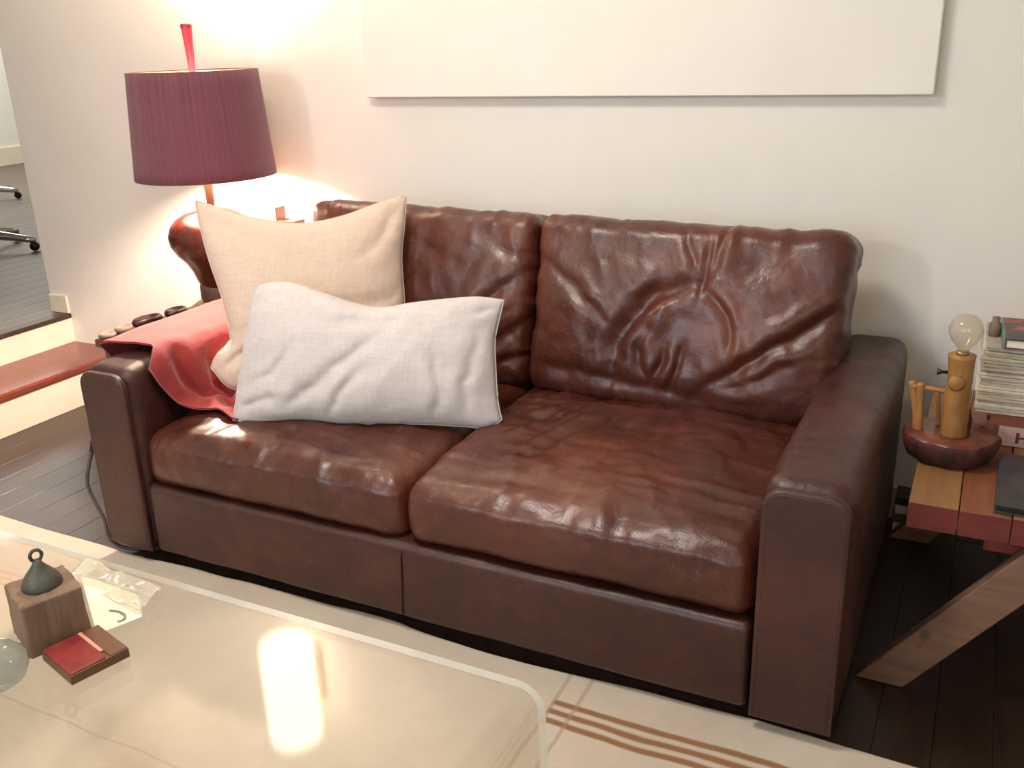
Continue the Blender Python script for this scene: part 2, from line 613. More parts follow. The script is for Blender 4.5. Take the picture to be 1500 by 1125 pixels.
def rug_mat():
    n = Nodes('grain_sack_rug')
    sx = n.add('ShaderNodeSeparateXYZ')
    n.link(n.co, sx.inputs[0])
    X, Y = sx.outputs[0], sx.outputs[1]
    wob = n.math('MULTIPLY', n.math('SUBTRACT', n.noise(6, 2, 0.4), 0.5), 0.022)
    Yw = n.math('ADD', Y, wob)
    Xw = n.math('ADD', X, n.math('MULTIPLY', wob, 0.6))

    def band(s, c, wd):
        d = n.math('ABSOLUTE', n.math('SUBTRACT', s, c))
        return n.maprange(d, wd * 0.55, wd * 1.15, 1, 0)

    def gate(s, a, b):
        return n.math('MULTIPLY', n.maprange(s, a - 0.004, a + 0.004, 0, 1), n.maprange(s, b - 0.004, b + 0.004, 1, 0))

    base = n.ramp(n.noise(3, 5, 0.65), [(0.3, (203, 190, 174)), (0.7, (186, 173, 157))])
    thr = n.noise(300, 3, 0.6)
    base = n.mix(n.maprange(thr, 0.4, 0.7, 0, 0.22), base, lin((168, 153, 136)))
    t = None
    for c in (-0.094, -0.127, -0.160):
        b = band(Yw, c, 0.0105)
        t = b if t is None else n.math('MAXIMUM', t, b)
    t = n.math('MULTIPLY', t, gate(X, 1.545, 3.4))
    col = n.mix(n.math('MULTIPLY', t, 0.95), base, lin((136, 92, 54)))
    t = None
    for c in (-0.225, -0.25, -0.275):
        b = band(Yw, c, 0.006)
        t = b if t is None else n.math('MAXIMUM', t, b)
    t = n.math('MULTIPLY', t, gate(X, -2.0, 0.14))
    col = n.mix(n.math('MULTIPLY', t, 0.55), col, lin((196, 140, 120)))
    b = n.math('MULTIPLY', band(Yw, -0.075, 0.009), gate(X, -2.0, 1.4))
    col = n.mix(n.math('MULTIPLY', b, 0.5), col, lin((186, 136, 122)))
    for c in (1.545, 1.60):
        col = n.mix(n.math('MULTIPLY', band(Xw, c, 0.006), 0.55), col, lin((158, 130, 104)))
    for c in (-0.62,):
        col = n.mix(n.math('MULTIPLY', band(Yw, c, 0.004), 0.45), col, lin((164, 142, 118)))
    n.set(color=col, rough=0.92, sheen=0.2, normal=n.bump(thr, 0.3, 0.002))
    return n.m


M['shade'] = shade_mat()
M['bookcover'] = book_mat()
M['glass'] = thin_clear('clear_glass', (226, 232, 232), 1.5, 0.03, 0.10, (170, 176, 172))
M['rug'] = rug_mat()

# ================================================================== the room
XL, YB, XR, YF, ZC = -1.541, 1.19, 4.3, -3.6, 2.62
DOOR_Y0, DOOR_Y1, DOOR_Z = -0.25, 1.19, 2.45
T = 0.11


def multi(name, boxes, m):
    bm = bmesh.new()
    for b in boxes:
        add_box(bm, *b)
    return struct(bobj(name, bm, m))


multi('wall_back', [(XL - T, XR + T, YB, YB + T, 0, ZC)], M['wall'])
multi('wall_left', [(XL - T, XL, YF, DOOR_Y0, 0, ZC),
                    (XL - T, XL, DOOR_Y0, DOOR_Y1, DOOR_Z, ZC)], M['wall'])
multi('wall_right', [(XR, XR + T, YF, YB, 0, ZC)], M['wall'])
WX0, WX1, WZ0, WZ1 = -0.15, 1.95, 0.85, 2.25
multi('wall_front', [(XL - T, WX0, YF - T, YF, 0, ZC), (WX1, XR + T, YF - T, YF, 0, ZC),
                     (WX0, WX1, YF - T, YF, 0, WZ0), (WX0, WX1, YF - T, YF, WZ1, ZC)], M['wall'])
multi('ceiling', [(XL - T, XR + T, YF - T, YB + T, ZC, ZC + 0.1)], M['ceiling'])
# window behind the camera
wf = multi('window_1', [(WX0, WX0 + 0.06, YF - T, YF + 0.02, WZ0, WZ1), (WX1 - 0.06, WX1, YF - T, YF + 0.02, WZ0, WZ1),
                        (WX0, WX1, YF - T, YF + 0.02, WZ0, WZ0 + 0.06), (WX0, WX1, YF - T, YF + 0.02, WZ1 - 0.06, WZ1),
                        (0.87, 0.93, YF - T, YF + 0.0, WZ0, WZ1)], M['trim'])
for a, b in ((WX0 + 0.06, 0.87), (0.93, WX1 - 0.06)):
    box('pane', a, b, YF - 0.075, YF - 0.065, WZ0 + 0.06, WZ1 - 0.06, thin_clear('window_glass', (250, 252, 252), 1.45, 0.0), wf)

fl = multi('floor', [(XL - T, XR + T, YF - T, YB + T, -0.12, -0.008)], M['floorbase'])
pw = 0.118
bm = bmesh.new()
add_box(bm, 0.0005, pw - 0.0005, 0, 2.38, -0.012, 0.0, 0.0008, 1)
plank0 = bobj('plank', bm, M['floor'], fl)
k = 0
x = -1.19
while x < XR - 0.02:
    off = random.uniform(-1.6, -0.2)
    for y in (off - 2.384, off, off + 2.384):
        y0, y1 = max(y, YF), min(y + 2.38, YB)
        if y1 - y0 < 0.05:
            continue
        p = plank0 if k == 0 else plank0.copy()
        if k:
            C.objects.link(p)
        p.parent = fl
        p.location = (x, y0, random.uniform(-0.0006, 0.0))
        p.scale = ((1 if x + pw < XR else (XR - x) / pw), (y1 - y0) / 2.38, 1)
        k += 1
    x += pw

# step up through the doorway on the left
LZ, TZ = 0.319, 0.181
struct(box('trim_1', XL - 0.035, XL + 0.012, YF, YB, LZ - 0.022, LZ, M['nosing'], None, 0.004))
struct(box('trim_2', XL - 0.02, XL + 0.005, YF, YB, TZ, LZ - 0.022, M['trim']))
struct(box('trim_3', XL, -1.185, YF, YB, TZ - 0.034, TZ, M['tread'], None, 0.008))
struct(box('trim_4', -1.215, -1.195, YF, YB, 0, TZ - 0.034, M['trim']))
struct(box('baseboard_left', XL - T, XL + 0.008, DOOR_Y1 - 0.012, DOOR_Y1, LZ, LZ + 0.085, M['trim'], None, 0.003))
struct(box('baseboard_back', -1.18, XR, YB - 0.014, YB, 0.0, 0.11, M['trim'], None, 0.004))

# the room beyond the doorway
X2, Y2A, Y2B = -7.75, -1.6, 7.4
f2 = struct(box('floor', X2 - T, XL - 0.035, Y2A - T, Y2B + T, LZ - 0.12, LZ - 0.010, M['floorbase']))
bm = bmesh.new()
add_box(bm, 0.0015, 0.1385, 0, 1, -0.012, 0.0)
lp = bobj('plank', bm, M['floor2'], f2)
x, k = X2, 0
while x < XL - 0.04:
    wdt = min(0.14, XL - 0.035 - x)
    p = lp if k == 0 else lp.copy()
    if k:
        C.objects.link(p)
    p.parent = f2
    p.location = (x, Y2A, LZ)
    p.scale = (wdt / 0.14, Y2B - Y2A, 1)
    k += 1
    x += 0.14
multi('wall_left', [(X2 - T, X2, Y2A, Y2B, LZ - 0.1, 3.0)], M['wall2'])
multi('wall_back', [(X2 - T, XL - T, Y2B, Y2B + T, LZ - 0.1, 3.0)], M['wall2'])
multi('wall_right', [(XL - T, XL - T + 0.06, YB + T, Y2B + T, LZ - 0.1, 3.0)], M['wall2'])
multi('wall_front', [(X2 - T, XL - T, Y2A - T, Y2A, LZ - 0.1, 3.0)], M['wall2'])
multi('ceiling', [(X2 - T, XL - T + 0.06, Y2A - T, Y2B + T, 3.0, 3.1)], M['ceiling'])
struct(box('baseboard_left', X2, X2 + 0.02, Y2A, Y2B, LZ, LZ + 0.2, M['trim'], None, 0.004))


def stool(loc, rot, label):
    t = thing('swivel_stool', label, 'stool', loc, rot)
    for k in range(5):
        a = 2 * PI * k / 5
        ca, sa = math.cos(a), math.sin(a)
        d = np.array([ca, sa, 0])
        V, F = tube([d * 0.03 + (0, 0, 0.13), d * 0.20 + (0, 0, 0.105), d * 0.40 + (0, 0, 0.068)], 0.02, 10, 8, [0.034, 0.028, 0.020])
        leg = obj('base_leg', V, F, M['chrome'], t, True)
        V, F = lathe([(0.0, -0.015), (0.026, -0.015), (0.03, 0), (0.026, 0.015), (0.0, 0.015)], 16)
        wv = [(ca * 0.39 - sa * p[2] + ca * p[0], sa * 0.39 + ca * p[2] + sa * p[0], p[1] + 0.031) for p in V]
        obj('caster', wv, F, M['black'], leg, True)
    V, F = lathe([(0.036, 0.10), (0.036, 0.22), (0.022, 0.23), (0.022, 0.58), (0.06, 0.60)], 20)
    obj('column', V, F, M['chrome'], t, True)
    V, F = lathe([(0.0, 0.60), (0.16, 0.60), (0.175, 0.615), (0.175, 0.645), (0.16, 0.66), (0.0, 0.665)], 36)
    obj('seat', V, F, M['seatgrey'], t, True)
    return t


stool((-3.371, 1.984, LZ), math.radians(29.5), 'chrome star-base stool nearer the doorway step, on the grey wood floor')
stool((-5.478, 3.435, LZ), math.radians(48), 'chrome star-base stool farther off, near the white wall of the next room')

# ================================================================== rug
RX0, RX1, RY0, RY1 = -1.0, 3.2, -2.9, 0.024
nx, ny = 150, 90
gx, gy = np.meshgrid(np.linspace(RX0, RX1, nx), RY1 - (RY1 - RY0) * np.linspace(0, 1, ny) ** 1.5, indexing='ij')
pts = np.stack([gx.ravel(), gy.ravel(), np.zeros(gx.size)], 1)
edge = np.exp(-(RY1 - pts[:, 1]) / 0.12)
pts[:, 1] += 0.014 * edge * fbm(np.stack([pts[:, 0] * 2.2, pts[:, 1] * 0, pts[:, 0] * 0], 1), 2, 5)
z = 0.007 + 0.0035 * (1 + fbm(pts * (2.5, 3.5, 1), 3, 9)) + 0.004 * edge * (1 + fbm(pts * (5, 1, 1), 2, 31))
ztop = np.clip(z, 0.005, 0.03)
top = pts.copy(); top[:, 2] = ztop
bot = pts.copy(); bot[:, 2] = 0.0015
idx = np.arange(nx * ny).reshape(nx, ny)
q = np.stack([idx[:-1, :-1], idx[1:, :-1], idx[1:, 1:], idx[:-1, 1:]], -1).reshape(-1, 4)
rim = np.r_[idx[:, 0], idx[-1, 1:], idx[-2::-1, -1], idx[0, -2:0:-1]]
rimq = np.stack([rim, np.roll(rim, -1), np.roll(rim, -1) + nx * ny, rim + nx * ny], 1)
rug = obj('rug', np.r_[top, bot], np.r_[q[:, ::-1], q + nx * ny, rimq], M['rug'], None, True)
tag(rug, 'cream woven grain-sack rug with tan stripes lying in front of the sofa', 'rug')

# ================================================================== sofa
W, A, D, H = 2.157, 0.184, 1.13, 0.622
sofa = thing('sofa', 'dark brown leather two-seat sofa with loose cushions against the white wall', 'sofa', (0, 0, 0))


def cushion(name, hx, hy, hz, r, cell, disp, m, loc, tilt=0.0, parent=sofa, roll=0.0):
    V, Dn, F = rbox(hx, hy, hz, r, cell)
    V2 = disp(V, Dn)
    R = np.array(Matrix.Rotation(roll, 3, 'Y') @ Matrix.Rotation(tilt, 3, 'X'))
    return obj(name, V2 @ R.T + np.array(loc), F, m, parent, True)


def arm(x0, x1, seed):
    hx, hy, hz = (x1 - x0) / 2, D / 2 - 0.004, (H - 0.045) / 2

    def disp(V, Dn):
        u, v, ww = V[:, 0] / hx, V[:, 1] / hy, V[:, 2] / hz
        d = 0.006 * (1 - np.clip(u, -1, 1) ** 2) * (1 - np.clip(v, -1, 1) ** 4) * (Dn[:, 2] > 0.3)
        d = d + 0.006 * (1 - np.clip(v, -1, 1) ** 4) * (1 - ww ** 2) * (np.abs(Dn[:, 0]) > 0.6)
        d = d + 0.0016 * fbm(V * 9, 3, seed) + 0.0012 * ridge(V * (4, 22, 12), 2, seed + 3) * (Dn[:, 2] > 0.2)
        return V + Dn * d[:, None]
    a = cushion('arm', hx, hy, hz, 0.046, 0.014, disp, M['leather2'], ((x0 + x1) / 2, D / 2 + 0.004, 0.045 + hz))
    # the front panel of the arm, rounded at its top corners, with its welt
    zt, zb, rr, th, eg = H - 0.012, 0.05, 0.045, 0.018, 0.007

    def outline(ins):
        p = [(x0 + 0.004 + ins, zb + ins), (x0 + 0.004 + ins, 0.25)]
        r2 = rr - ins
        cxa, cxb, cz = x0 + 0.004 + rr, x1 - 0.004 - rr, zt - rr
        p += [(cxa - r2 * math.cos(t), cz + r2 * math.sin(t)) for t in np.linspace(0, PI / 2, 9)]
        p += [(cxb + r2 * math.sin(t), cz + r2 * math.cos(t)) for t in np.linspace(0, PI / 2, 9)]
        return p + [(x1 - 0.004 - ins, 0.25), (x1 - 0.004 - ins, zb + ins)]
    rings = [(0.0, 0.012)] + [(eg * (1 - math.cos(t)), -th + 0.012 + eg * (1 - math.sin(t))) for t in np.linspace(0.0, PI / 2, 5)] + [(eg + 0.02, -th + 0.0115)]
    V, F = [], []
    for ins, y in rings:
        V += [(x, y, z_) for x, z_ in outline(ins)]
    m_ = len(outline(0))
    for i in range(len(rings) - 1):
        for k in range(m_):
            l = (k + 1) % m_
            F.append((i * m_ + l, i * m_ + k, (i + 1) * m_ + k, (i + 1) * m_ + l))
    F.append(tuple((len(rings) - 1) * m_ + k for k in reversed(range(m_))))
    obj('front_panel', V, F, M['leather2'], a, True)
    V, F = tube([(x, -th + 0.0145, z_) for x, z_ in outline(0.011)], 0.0034, 8)
    obj('piping', V, F, M['leather2'], a, True)
    return a


arm(0.0, A, 3)
arm(W - A, W, 17)

# front rail, back frame
hx = (W - 2 * A) / 2 - 0.002


def raild(V, Dn):
    return V + Dn * (0.0022 * fbm(V * 6, 3, 40) - 0.004 * np.exp(-((V[:, 0]) / 0.004) ** 2) * (Dn[:, 1] < -0.5))[:, None]


cushion('front_rail', hx, 0.42, 0.112, 0.022, 0.016, raild, M['leather2'], (W / 2, 0.427, 0.160))
cushion('back_frame', hx, 0.11, 0.36, 0.04, 0.03, lambda V, Dn: V + Dn * (0.003 * fbm(V * 4, 2, 44))[:, None], M['leather2'],
        (W / 2, D - 0.115, 0.42))
V, F = tube([(W / 2 - 0.01, 0.0055, 0.062), (W / 2 - 0.004, 0.0045, 0.16), (W / 2, 0.0055, 0.252)], 0.0028, 8, 12)
obj('rail_seam', V, F, M['seam'], sofa, True)
for fx in (0.06, W - 0.06):
    for fy in (0.10, D - 0.06):
        b = bmesh.new()
        add_box(b, fx - 0.045, fx + 0.045, fy - 0.03, fy + 0.03, 0.0, 0.05, 0.006)
        bobj('foot', b, M['foot'], sofa)
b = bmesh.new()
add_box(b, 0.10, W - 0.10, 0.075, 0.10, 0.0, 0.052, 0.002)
bobj('shadow_strip', b, M['foot'], sofa)  # black strip standing for the shadow in the gap under the sofa


def seat(x0, x1, seed, z0, z1, lift=0.0):
    hx, hy, hz = (x1 - x0) / 2, 0.425, (z1 - z0) / 2

    def disp(V, Dn):
        u, v, ww = np.clip(V[:, 0] / hx, -1, 1), np.clip(V[:, 1] / hy, -1, 1), np.clip(V[:, 2] / hz, -1, 1)
        up = np.clip(Dn[:, 2], 0, 1)
        fr = np.clip(-Dn[:, 1], 0, 1)
        P = V.copy()
        d = up * (0.030 * (1 - u ** 2) ** 0.6 * (1 - v ** 2) ** 0.6)
        d += fr * 0.016 * (1 - u ** 4) * (1 - ww ** 2)
        # radial wrinkles on the top, fanning out from the back
        ang = np.arctan2(V[:, 0], V[:, 1] - hy - 0.15)
        rad = np.hypot(V[:, 0], V[:, 1] - hy - 0.15)
        top = up * (1 - u ** 6)
        d += top * 0.0050 * ridge(np.stack([ang * 9, rad * 3, rad * 0], 1), 2, seed)
        d += top * 0.0060 * fbm(np.stack([V[:, 0] * 4.5, V[:, 1] * 7, V[:, 0] * 0], 1), 3, seed + 5)
        d += top * 0.0040 * ridge(np.stack([V[:, 0] * 3.0 + V[:, 1], V[:, 1] * 13, V[:, 0] * 0], 1), 2, seed + 7)
        # puckers along the front upper seam
        near = np.exp(-((V[:, 2] - hz * 0.62) / 0.035) ** 2) * np.exp(-((V[:, 1] + hy) / 0.06) ** 2)
        d += near * (0.0030 * ridge(np.stack([V[:, 0] * 15, V[:, 2] * 6, V[:, 0] * 0], 1), 2, seed + 11) - 0.004)
        d += fr * 0.0016 * ridge(np.stack([V[:, 0] * 9, V[:, 2] * 5 + V[:, 0] * 3, V[:, 0] * 0], 1), 2, seed + 13)
        line = V[:, 2] - hz * 0.58 - 0.004 * fbm(np.stack([V[:, 0] * 7, V[:, 0] * 0, V[:, 0] * 0], 1), 2, seed + 31)
        d += fr ** 0.5 * 0.0042 * np.exp(-(line / 0.010) ** 2) * (1 - u ** 12)
        d += 0.0022 * fbm(V * 16, 3, seed + 21)
        P = V + Dn * d[:, None]
        # front corners sag a little
        P[:, 2] -= 0.012 * (np.abs(u) ** 6) * (v < -0.6)
        return P
    return cushion('seat_cushion', hx, hy, hz, 0.052, 0.0085, disp, M['leather'], ((x0 + x1) / 2, 0.018 + hy, (z0 + z1) / 2), lift)


seat(A + 0.002, 1.078, 50, 0.268, 0.436)
seat(1.082, W - A - 0.003, 77, 0.272, 0.446)


def back(x0, x1, seed, folds, ctr, hz=0.275, roll=0.0):
    hx, hy = (x1 - x0) / 2, 0.115

    def disp(V, Dn):
        u, v, ww = np.clip(V[:, 0] / hx, -1, 1), V[:, 1] / hy, np.clip(V[:, 2] / hz, -1, 1)
        fr = np.clip(-Dn[:, 1], 0, 1)
        d = fr * 0.045 * (1 - u ** 4) ** 0.8 * (1 - ww ** 2) ** 0.7 * (1 - 0.25 * ww)
        d += np.clip(Dn[:, 2], 0, 1) * (-0.004 + 0.004 * fbm(V * (5, 1, 1), 2, seed))
        d += fr * (0.006 * fbm(np.stack([V[:, 0] * 4, V[:, 2] * 5, V[:, 0] * 0], 1), 3, seed + 2)
                   + 0.0030 * ridge(np.stack([V[:, 0] * 8 + V[:, 2] * 3, V[:, 2] * 6, V[:, 0] * 0], 1), 2, seed + 4))
        # gathered leather along the top seam and the side gussets
        topn = np.exp(-((V[:, 2] - hz) / 0.07) ** 2)
        d += topn * 0.0035 * ridge(np.stack([V[:, 0] * 13, V[:, 2] * 4, V[:, 0] * 0], 1), 2, seed + 6)
        side = np.abs(Dn[:, 0])
        d += side * 0.006 * ridge(np.stack([V[:, 1] * 4, V[:, 2] * 14 + V[:, 1] * 5, V[:, 0] * 0], 1), 2, seed + 8)
        for pts_, wd, dp in folds:
            d += fr ** 0.5 * crease(V[:, 0], V[:, 2] + hz, pts_, wd, dp) * (fr > 0.05)
        d += 0.0018 * fbm(V * 17, 3, seed + 21)
        return V + Dn * d[:, None]
    return cushion('back_cushion', hx, hy, hz, 0.055, 0.0065, disp, M['leather'], ctr, -math.radians(13), roll=roll)


FR = [([(0.080, 0.500), (0.074, 0.42), (0.067, 0.330)], 0.010, 0.013),
      ([(0.075, 0.385), (-0.01, 0.352), (-0.075, 0.315), (-0.128, 0.25), (-0.163, 0.18), (-0.165, 0.09)], 0.024, 0.034),
      ([(-0.05, 0.27), (-0.085, 0.22), (-0.09, 0.15), (-0.06, 0.10)], 0.013, 0.012),
      ([(0.070, 0.375), (0.120, 0.33), (0.160, 0.26), (0.165, 0.17)], 0.013, 0.009),
      ([(-0.055, 0.08), (-0.030, 0.14), (-0.015, 0.20)], 0.011, 0.012),
      ([(0.005, 0.06), (0.020, 0.12), (0.040, 0.22)], 0.011, 0.014),
      ([(0.085, 0.07), (0.18, 0.14), (0.30, 0.23), (0.40, 0.305), (0.465, 0.365)], 0.019, 0.026),
      ([(0.150, 0.085), (0.25, 0.13), (0.35, 0.20)], 0.016, 0.013),
      ([(-0.43, 0.425), (-0.33, 0.36), (-0.24, 0.29), (-0.18, 0.23)], 0.015, 0.008),
      ([(-0.44, 0.10), (-0.25, 0.085), (-0.05, 0.07), (0.14, 0.05), (0.3, 0.05)], 0.022, 0.014),
      ([(-0.003, 0.55), (0.02, 0.48), (0.055, 0.40)], 0.011, 0.007),
      ([(0.125, 0.56), (0.11, 0.48), (0.09, 0.40)], 0.011, 0.009)]
FL = [([(0.05, 0.06), (0.20, 0.18), (0.33, 0.30), (0.44, 0.38)], 0.018, 0.014),
      ([(0.24, 0.04), (0.33, 0.14), (0.44, 0.24)], 0.016, 0.013),
      ([(0.33, 0.05), (0.39, 0.10), (0.44, 0.13)], 0.012, 0.009),
      ([(-0.1, 0.5), (0.05, 0.42), (0.22, 0.36)], 0.024, 0.006),
      ([(0.28, 0.46), (0.36, 0.42), (0.44, 0.43)], 0.016, 0.007)]
back(0.215, 1.083, 120, FL, (0.652, 0.905, 0.690), roll=math.radians(0.6))
back(1.100, 2.012, 161, FR, (1.556, 0.880, 0.688), roll=math.radians(0.4))


# ================================================================== pillows
def pillow(name, label, top, bot, left, right, thick, p0, ang, lean, m, wr, group=None, n=90, seed=1):
    T_, B_, L_, R_ = spline(top, n), spline(bot, n), spline(left, n), spline(right, n)
    u = np.linspace(0, 1, n)
    U, Vv = np.meshgrid(u, u, indexing='ij')
    S = ((1 - Vv)[..., None] * B_[:, None, :] + Vv[..., None] * T_[:, None, :]
         + (1 - U)[..., None] * L_[None, :, :] + U[..., None] * R_[None, :, :]
         - ((1 - U) * (1 - Vv))[..., None] * B_[0] - (U * (1 - Vv))[..., None] * B_[-1]
         - ((1 - U) * Vv)[..., None] * T_[0] - (U * Vv)[..., None] * T_[-1])
    a, b = np.abs(2 * U - 1), np.abs(2 * Vv - 1)
    t = thick * ((1 - a ** 2.2) * (1 - b ** 2.2)) ** 0.55
    P = np.stack([S[..., 0].ravel(), S[..., 1].ravel(), 0 * U.ravel()], 1)
    soft = np.minimum(1, t.ravel() / (0.3 * thick))
    rel = soft * wr(P, U.ravel(), Vv.ravel())
    ea = np.array([math.cos(ang), math.sin(ang), 0])
    nh = np.array([-math.sin(ang), math.cos(ang), 0])
    up = np.array([0, 0, 1]) * math.cos(lean) + nh * math.sin(lean)
    nn = np.cross(ea, up)          # towards the room
    base = np.array(p0) + P[:, :1] * ea + P[:, 1:2] * up
    front = base + nn * (t.ravel() + rel)[:, None]
    bck = base - nn * (0.75 * t.ravel())[:, None]
    idx = np.arange(n * n).reshape(n, n)
    q = np.stack([idx[:-1, :-1], idx[1:, :-1], idx[1:, 1:], idx[:-1, 1:]], -1).reshape(-1, 4)
    isb = (U.ravel() < 1e-6) | (U.ravel() > 1 - 1e-6) | (Vv.ravel() < 1e-6) | (Vv.ravel() > 1 - 1e-6)
    mapb = np.arange(n * n) + n * n
    mapb[isb] = np.arange(n * n)[isb]
    VV = np.r_[front, bck]
    o = obj(name, VV, np.r_[q, mapb[q][:, ::-1]], m, None, True)
    tag(o, label, 'pillow', group)
    rim = np.r_[front[idx[:, 0]], front[idx[-1, 1:]], front[idx[-2::-1, -1]], front[idx[0, -2:0:-1]]]
    V, F = tube(rim[::2].tolist() + [rim[0].tolist()], 0.002, 6)
    obj('seam', V, F, m, o, True)
    return o


def wr_lumbar(P, u, v):
    d = 0.006 * fbm(P * (5, 7, 1), 3, 3)
    d += 0.006 * ridge(np.stack([P[:, 0] * 4.5 - P[:, 1] * 4.0, P[:, 0] * 1.2 + P[:, 1] * 1.2, P[:, 0] * 0], 1), 2, 8) * (0.35 + 0.65 * (1 - v))
    for pts_, wd, dp in (([(0.16, 0.03), (0.28, 0.12), (0.40, 0.22), (0.47, 0.26)], 0.016, 0.014),
                         ([(0.30, 0.02), (0.36, 0.10), (0.40, 0.16)], 0.012, 0.013),
                         ([(0.30, 0.29), (0.42, 0.28), (0.52, 0.285)], 0.018, 0.010),
                         ([(0.06, 0.10), (0.14, 0.14), (0.20, 0.24)], 0.012, 0.008),
                         ([(0.60, 0.02), (0.62, 0.10), (0.60, 0.20)], 0.014, 0.009),
                         ([(0.70, 0.03), (0.69, 0.12), (0.72, 0.26)], 0.012, 0.009),
                         ([(0.77, 0.33), (0.70, 0.31)], 0.010, 0.008),
                         ([(0.02, 0.03), (0.08, 0.06), (0.16, 0.06)], 0.012, 0.010)):
        d += crease(P[:, 0], P[:, 1], pts_, wd, dp)
    return d


def wr_square(P, u, v):
    d = 0.008 * fbm(P * (3.5, 3.5, 1), 3, 13)
    for pts_, wd, dp in (([(0.0, 0.57), (0.12, 0.47), (0.18, 0.44)], 0.025, 0.007), ([(0.61, 0.55), (0.52, 0.42), (0.45, 0.38)], 0.022, 0.009),
                         ([(0.60, 0.30), (0.53, 0.25), (0.40, 0.24)], 0.02, 0.008), ([(0.03, 0.20), (0.10, 0.20), (0.2, 0.18)], 0.016, 0.006),
                         ([(0.0, 0.07), (0.06, 0.11), (0.12, 0.12)], 0.012, 0.012)):
        d += crease(P[:, 0], P[:, 1], pts_, wd, dp)
    return d


pillow('throw_pillow', 'oblong pale grey-white linen pillow lying in front of the big square pillow',
       [(0.052, 0.394), (0.104, 0.404), (0.166, 0.402), (0.25, 0.375), (0.353, 0.344), (0.434, 0.333), (0.514, 0.346), (0.612, 0.358), (0.71, 0.365), (0.784, 0.357)],
       [(-0.005, 0.0), (0.077, -0.005), (0.2, 0.006), (0.323, -0.001), (0.444, 0.002), (0.563, 0.004), (0.681, 0.001), (0.74, -0.001), (0.788, 0.019)],
       [(-0.005, 0.0), (0.001, 0.054), (0.012, 0.154), (0.029, 0.274), (0.039, 0.354), (0.052, 0.394)],
       [(0.788, 0.019), (0.775, 0.072), (0.766, 0.168), (0.762, 0.244), (0.772, 0.302), (0.784, 0.357)],
       0.098, (0.427, 0.158, 0.457), math.radians(18), math.radians(22), M['linen_w'], wr_lumbar, seed=4)
pillow('throw_pillow', 'large square cream linen pillow leaning in the corner of arm and back cushion',
       [(-0.017, 0.600), (0.031, 0.582), (0.129, 0.542), (0.25, 0.513), (0.312, 0.509), (0.418, 0.523), (0.528, 0.555), (0.594, 0.573), (0.626, 0.570)],
       [(-0.022, 0.088), (0.03, 0.02), (0.12, 0.004), (0.28, 0.0), (0.42, 0.0), (0.53, 0.0), (0.57, 0.012)],
       [(-0.022, 0.088), (0.002, 0.128), (0.029, 0.15), (0.045, 0.176), (0.033, 0.293), (0.005, 0.421), (-0.011, 0.527), (-0.017, 0.600)],
       [(0.57, 0.012), (0.576, 0.118), (0.589, 0.248), (0.593, 0.378), (0.612, 0.485), (0.626, 0.570)],
       0.095, (0.27, 0.275, 0.472), math.radians(38), math.radians(18), M['linen_c'], wr_square, seed=9)

# ================================================================== coral throw over the left arm
prof = spline([(-0.062, 0.555), (-0.066, 0.600), (-0.060, 0.640), (-0.03, 0.660), (0.04, 0.662), (0.11, 0.660), (0.165, 0.650), (0.200, 0.615),
               (0.212, 0.55), (0.226, 0.49), (0.262, 0.466), (0.33, 0.462), (0.44, 0.466)], 90)
n1, n2 = len(prof), 84
s = np.linspace(0, 1, n1)
yf = np.interp(s, [0, 0.14, 0.30, 0.42, 0.52, 0.60, 0.72, 0.86, 1.0], [0.20, 0.125, 0.145, 0.155, 0.075, 0.105, 0.150, 0.180, 0.15])
ye = np.interp(s, [0, 0.3, 0.6, 1], [0.78, 0.78, 0.70, 0.52])
tt = np.linspace(0, 1, n2)
Sx, Tt = np.meshgrid(np.arange(n1), tt, indexing='ij')
X = prof[:, 0][:, None] + 0 * Tt
Z = prof[:, 1][:, None] + 0 * Tt
Y = yf[:, None] + (ye - yf)[:, None] * Tt
tang = np.gradient(prof, axis=0)
tang /= np.linalg.norm(tang, axis=1, keepdims=True)
nx_, nz_ = -tang[:, 1][:, None], tang[:, 0][:, None]
SS = s[:, None] + 0 * Tt
P = np.stack([SS.ravel() * 5, Y.ravel() * 7, SS.ravel() * 0], 1)
d = 0.018 * np.clip(fbm(P, 2, 61), -0.7, 1).reshape(X.shape) * np.clip((SS - 0.30) / 0.25, 0.22, 1)
inner = np.clip((SS - 0.42) / 0.12, 0, 1)
d += crease(SS.ravel() * 0.9, Y.ravel(), [(0.36, 0.20), (0.50, 0.19), (0.60, 0.22), (0.68, 0.26), (0.72, 0.33)], 0.020, 0.024).reshape(X.shape) * inner
d += crease(SS.ravel() * 0.9, Y.ravel(), [(0.44, 0.42), (0.52, 0.32), (0.60, 0.31), (0.70, 0.30), (0.80, 0.22)], 0.022, 0.030).reshape(X.shape) * inner
d += crease(SS.ravel() * 0.9, Y.ravel(), [(0.72, 0.24), (0.80, 0.24), (0.90, 0.21)], 0.018, 0.022).reshape(X.shape)
d = np.maximum(d + 0.008 * inner, -0.012)
X = X + nx_ * d
Z = Z + nz_ * d
front = np.stack([X.ravel(), Y.ravel(), Z.ravel()], 1)
idx = np.arange(n1 * n2).reshape(n1, n2)
q = np.stack([idx[:-1, :-1], idx[1:, :-1], idx[1:, 1:], idx[:-1, 1:]], -1).reshape(-1, 4)
offn = np.stack([(nx_ + 0 * Tt).ravel(), 0 * Tt.ravel(), (nz_ + 0 * Tt).ravel()], 1) * 0.006
rim = np.r_[idx[:, 0], idx[-1, 1:], idx[-2::-1, -1], idx[0, -2:0:-1]]
rimq = np.stack([rim, np.roll(rim, -1), np.roll(rim, -1) + n1 * n2, rim + n1 * n2], 1)
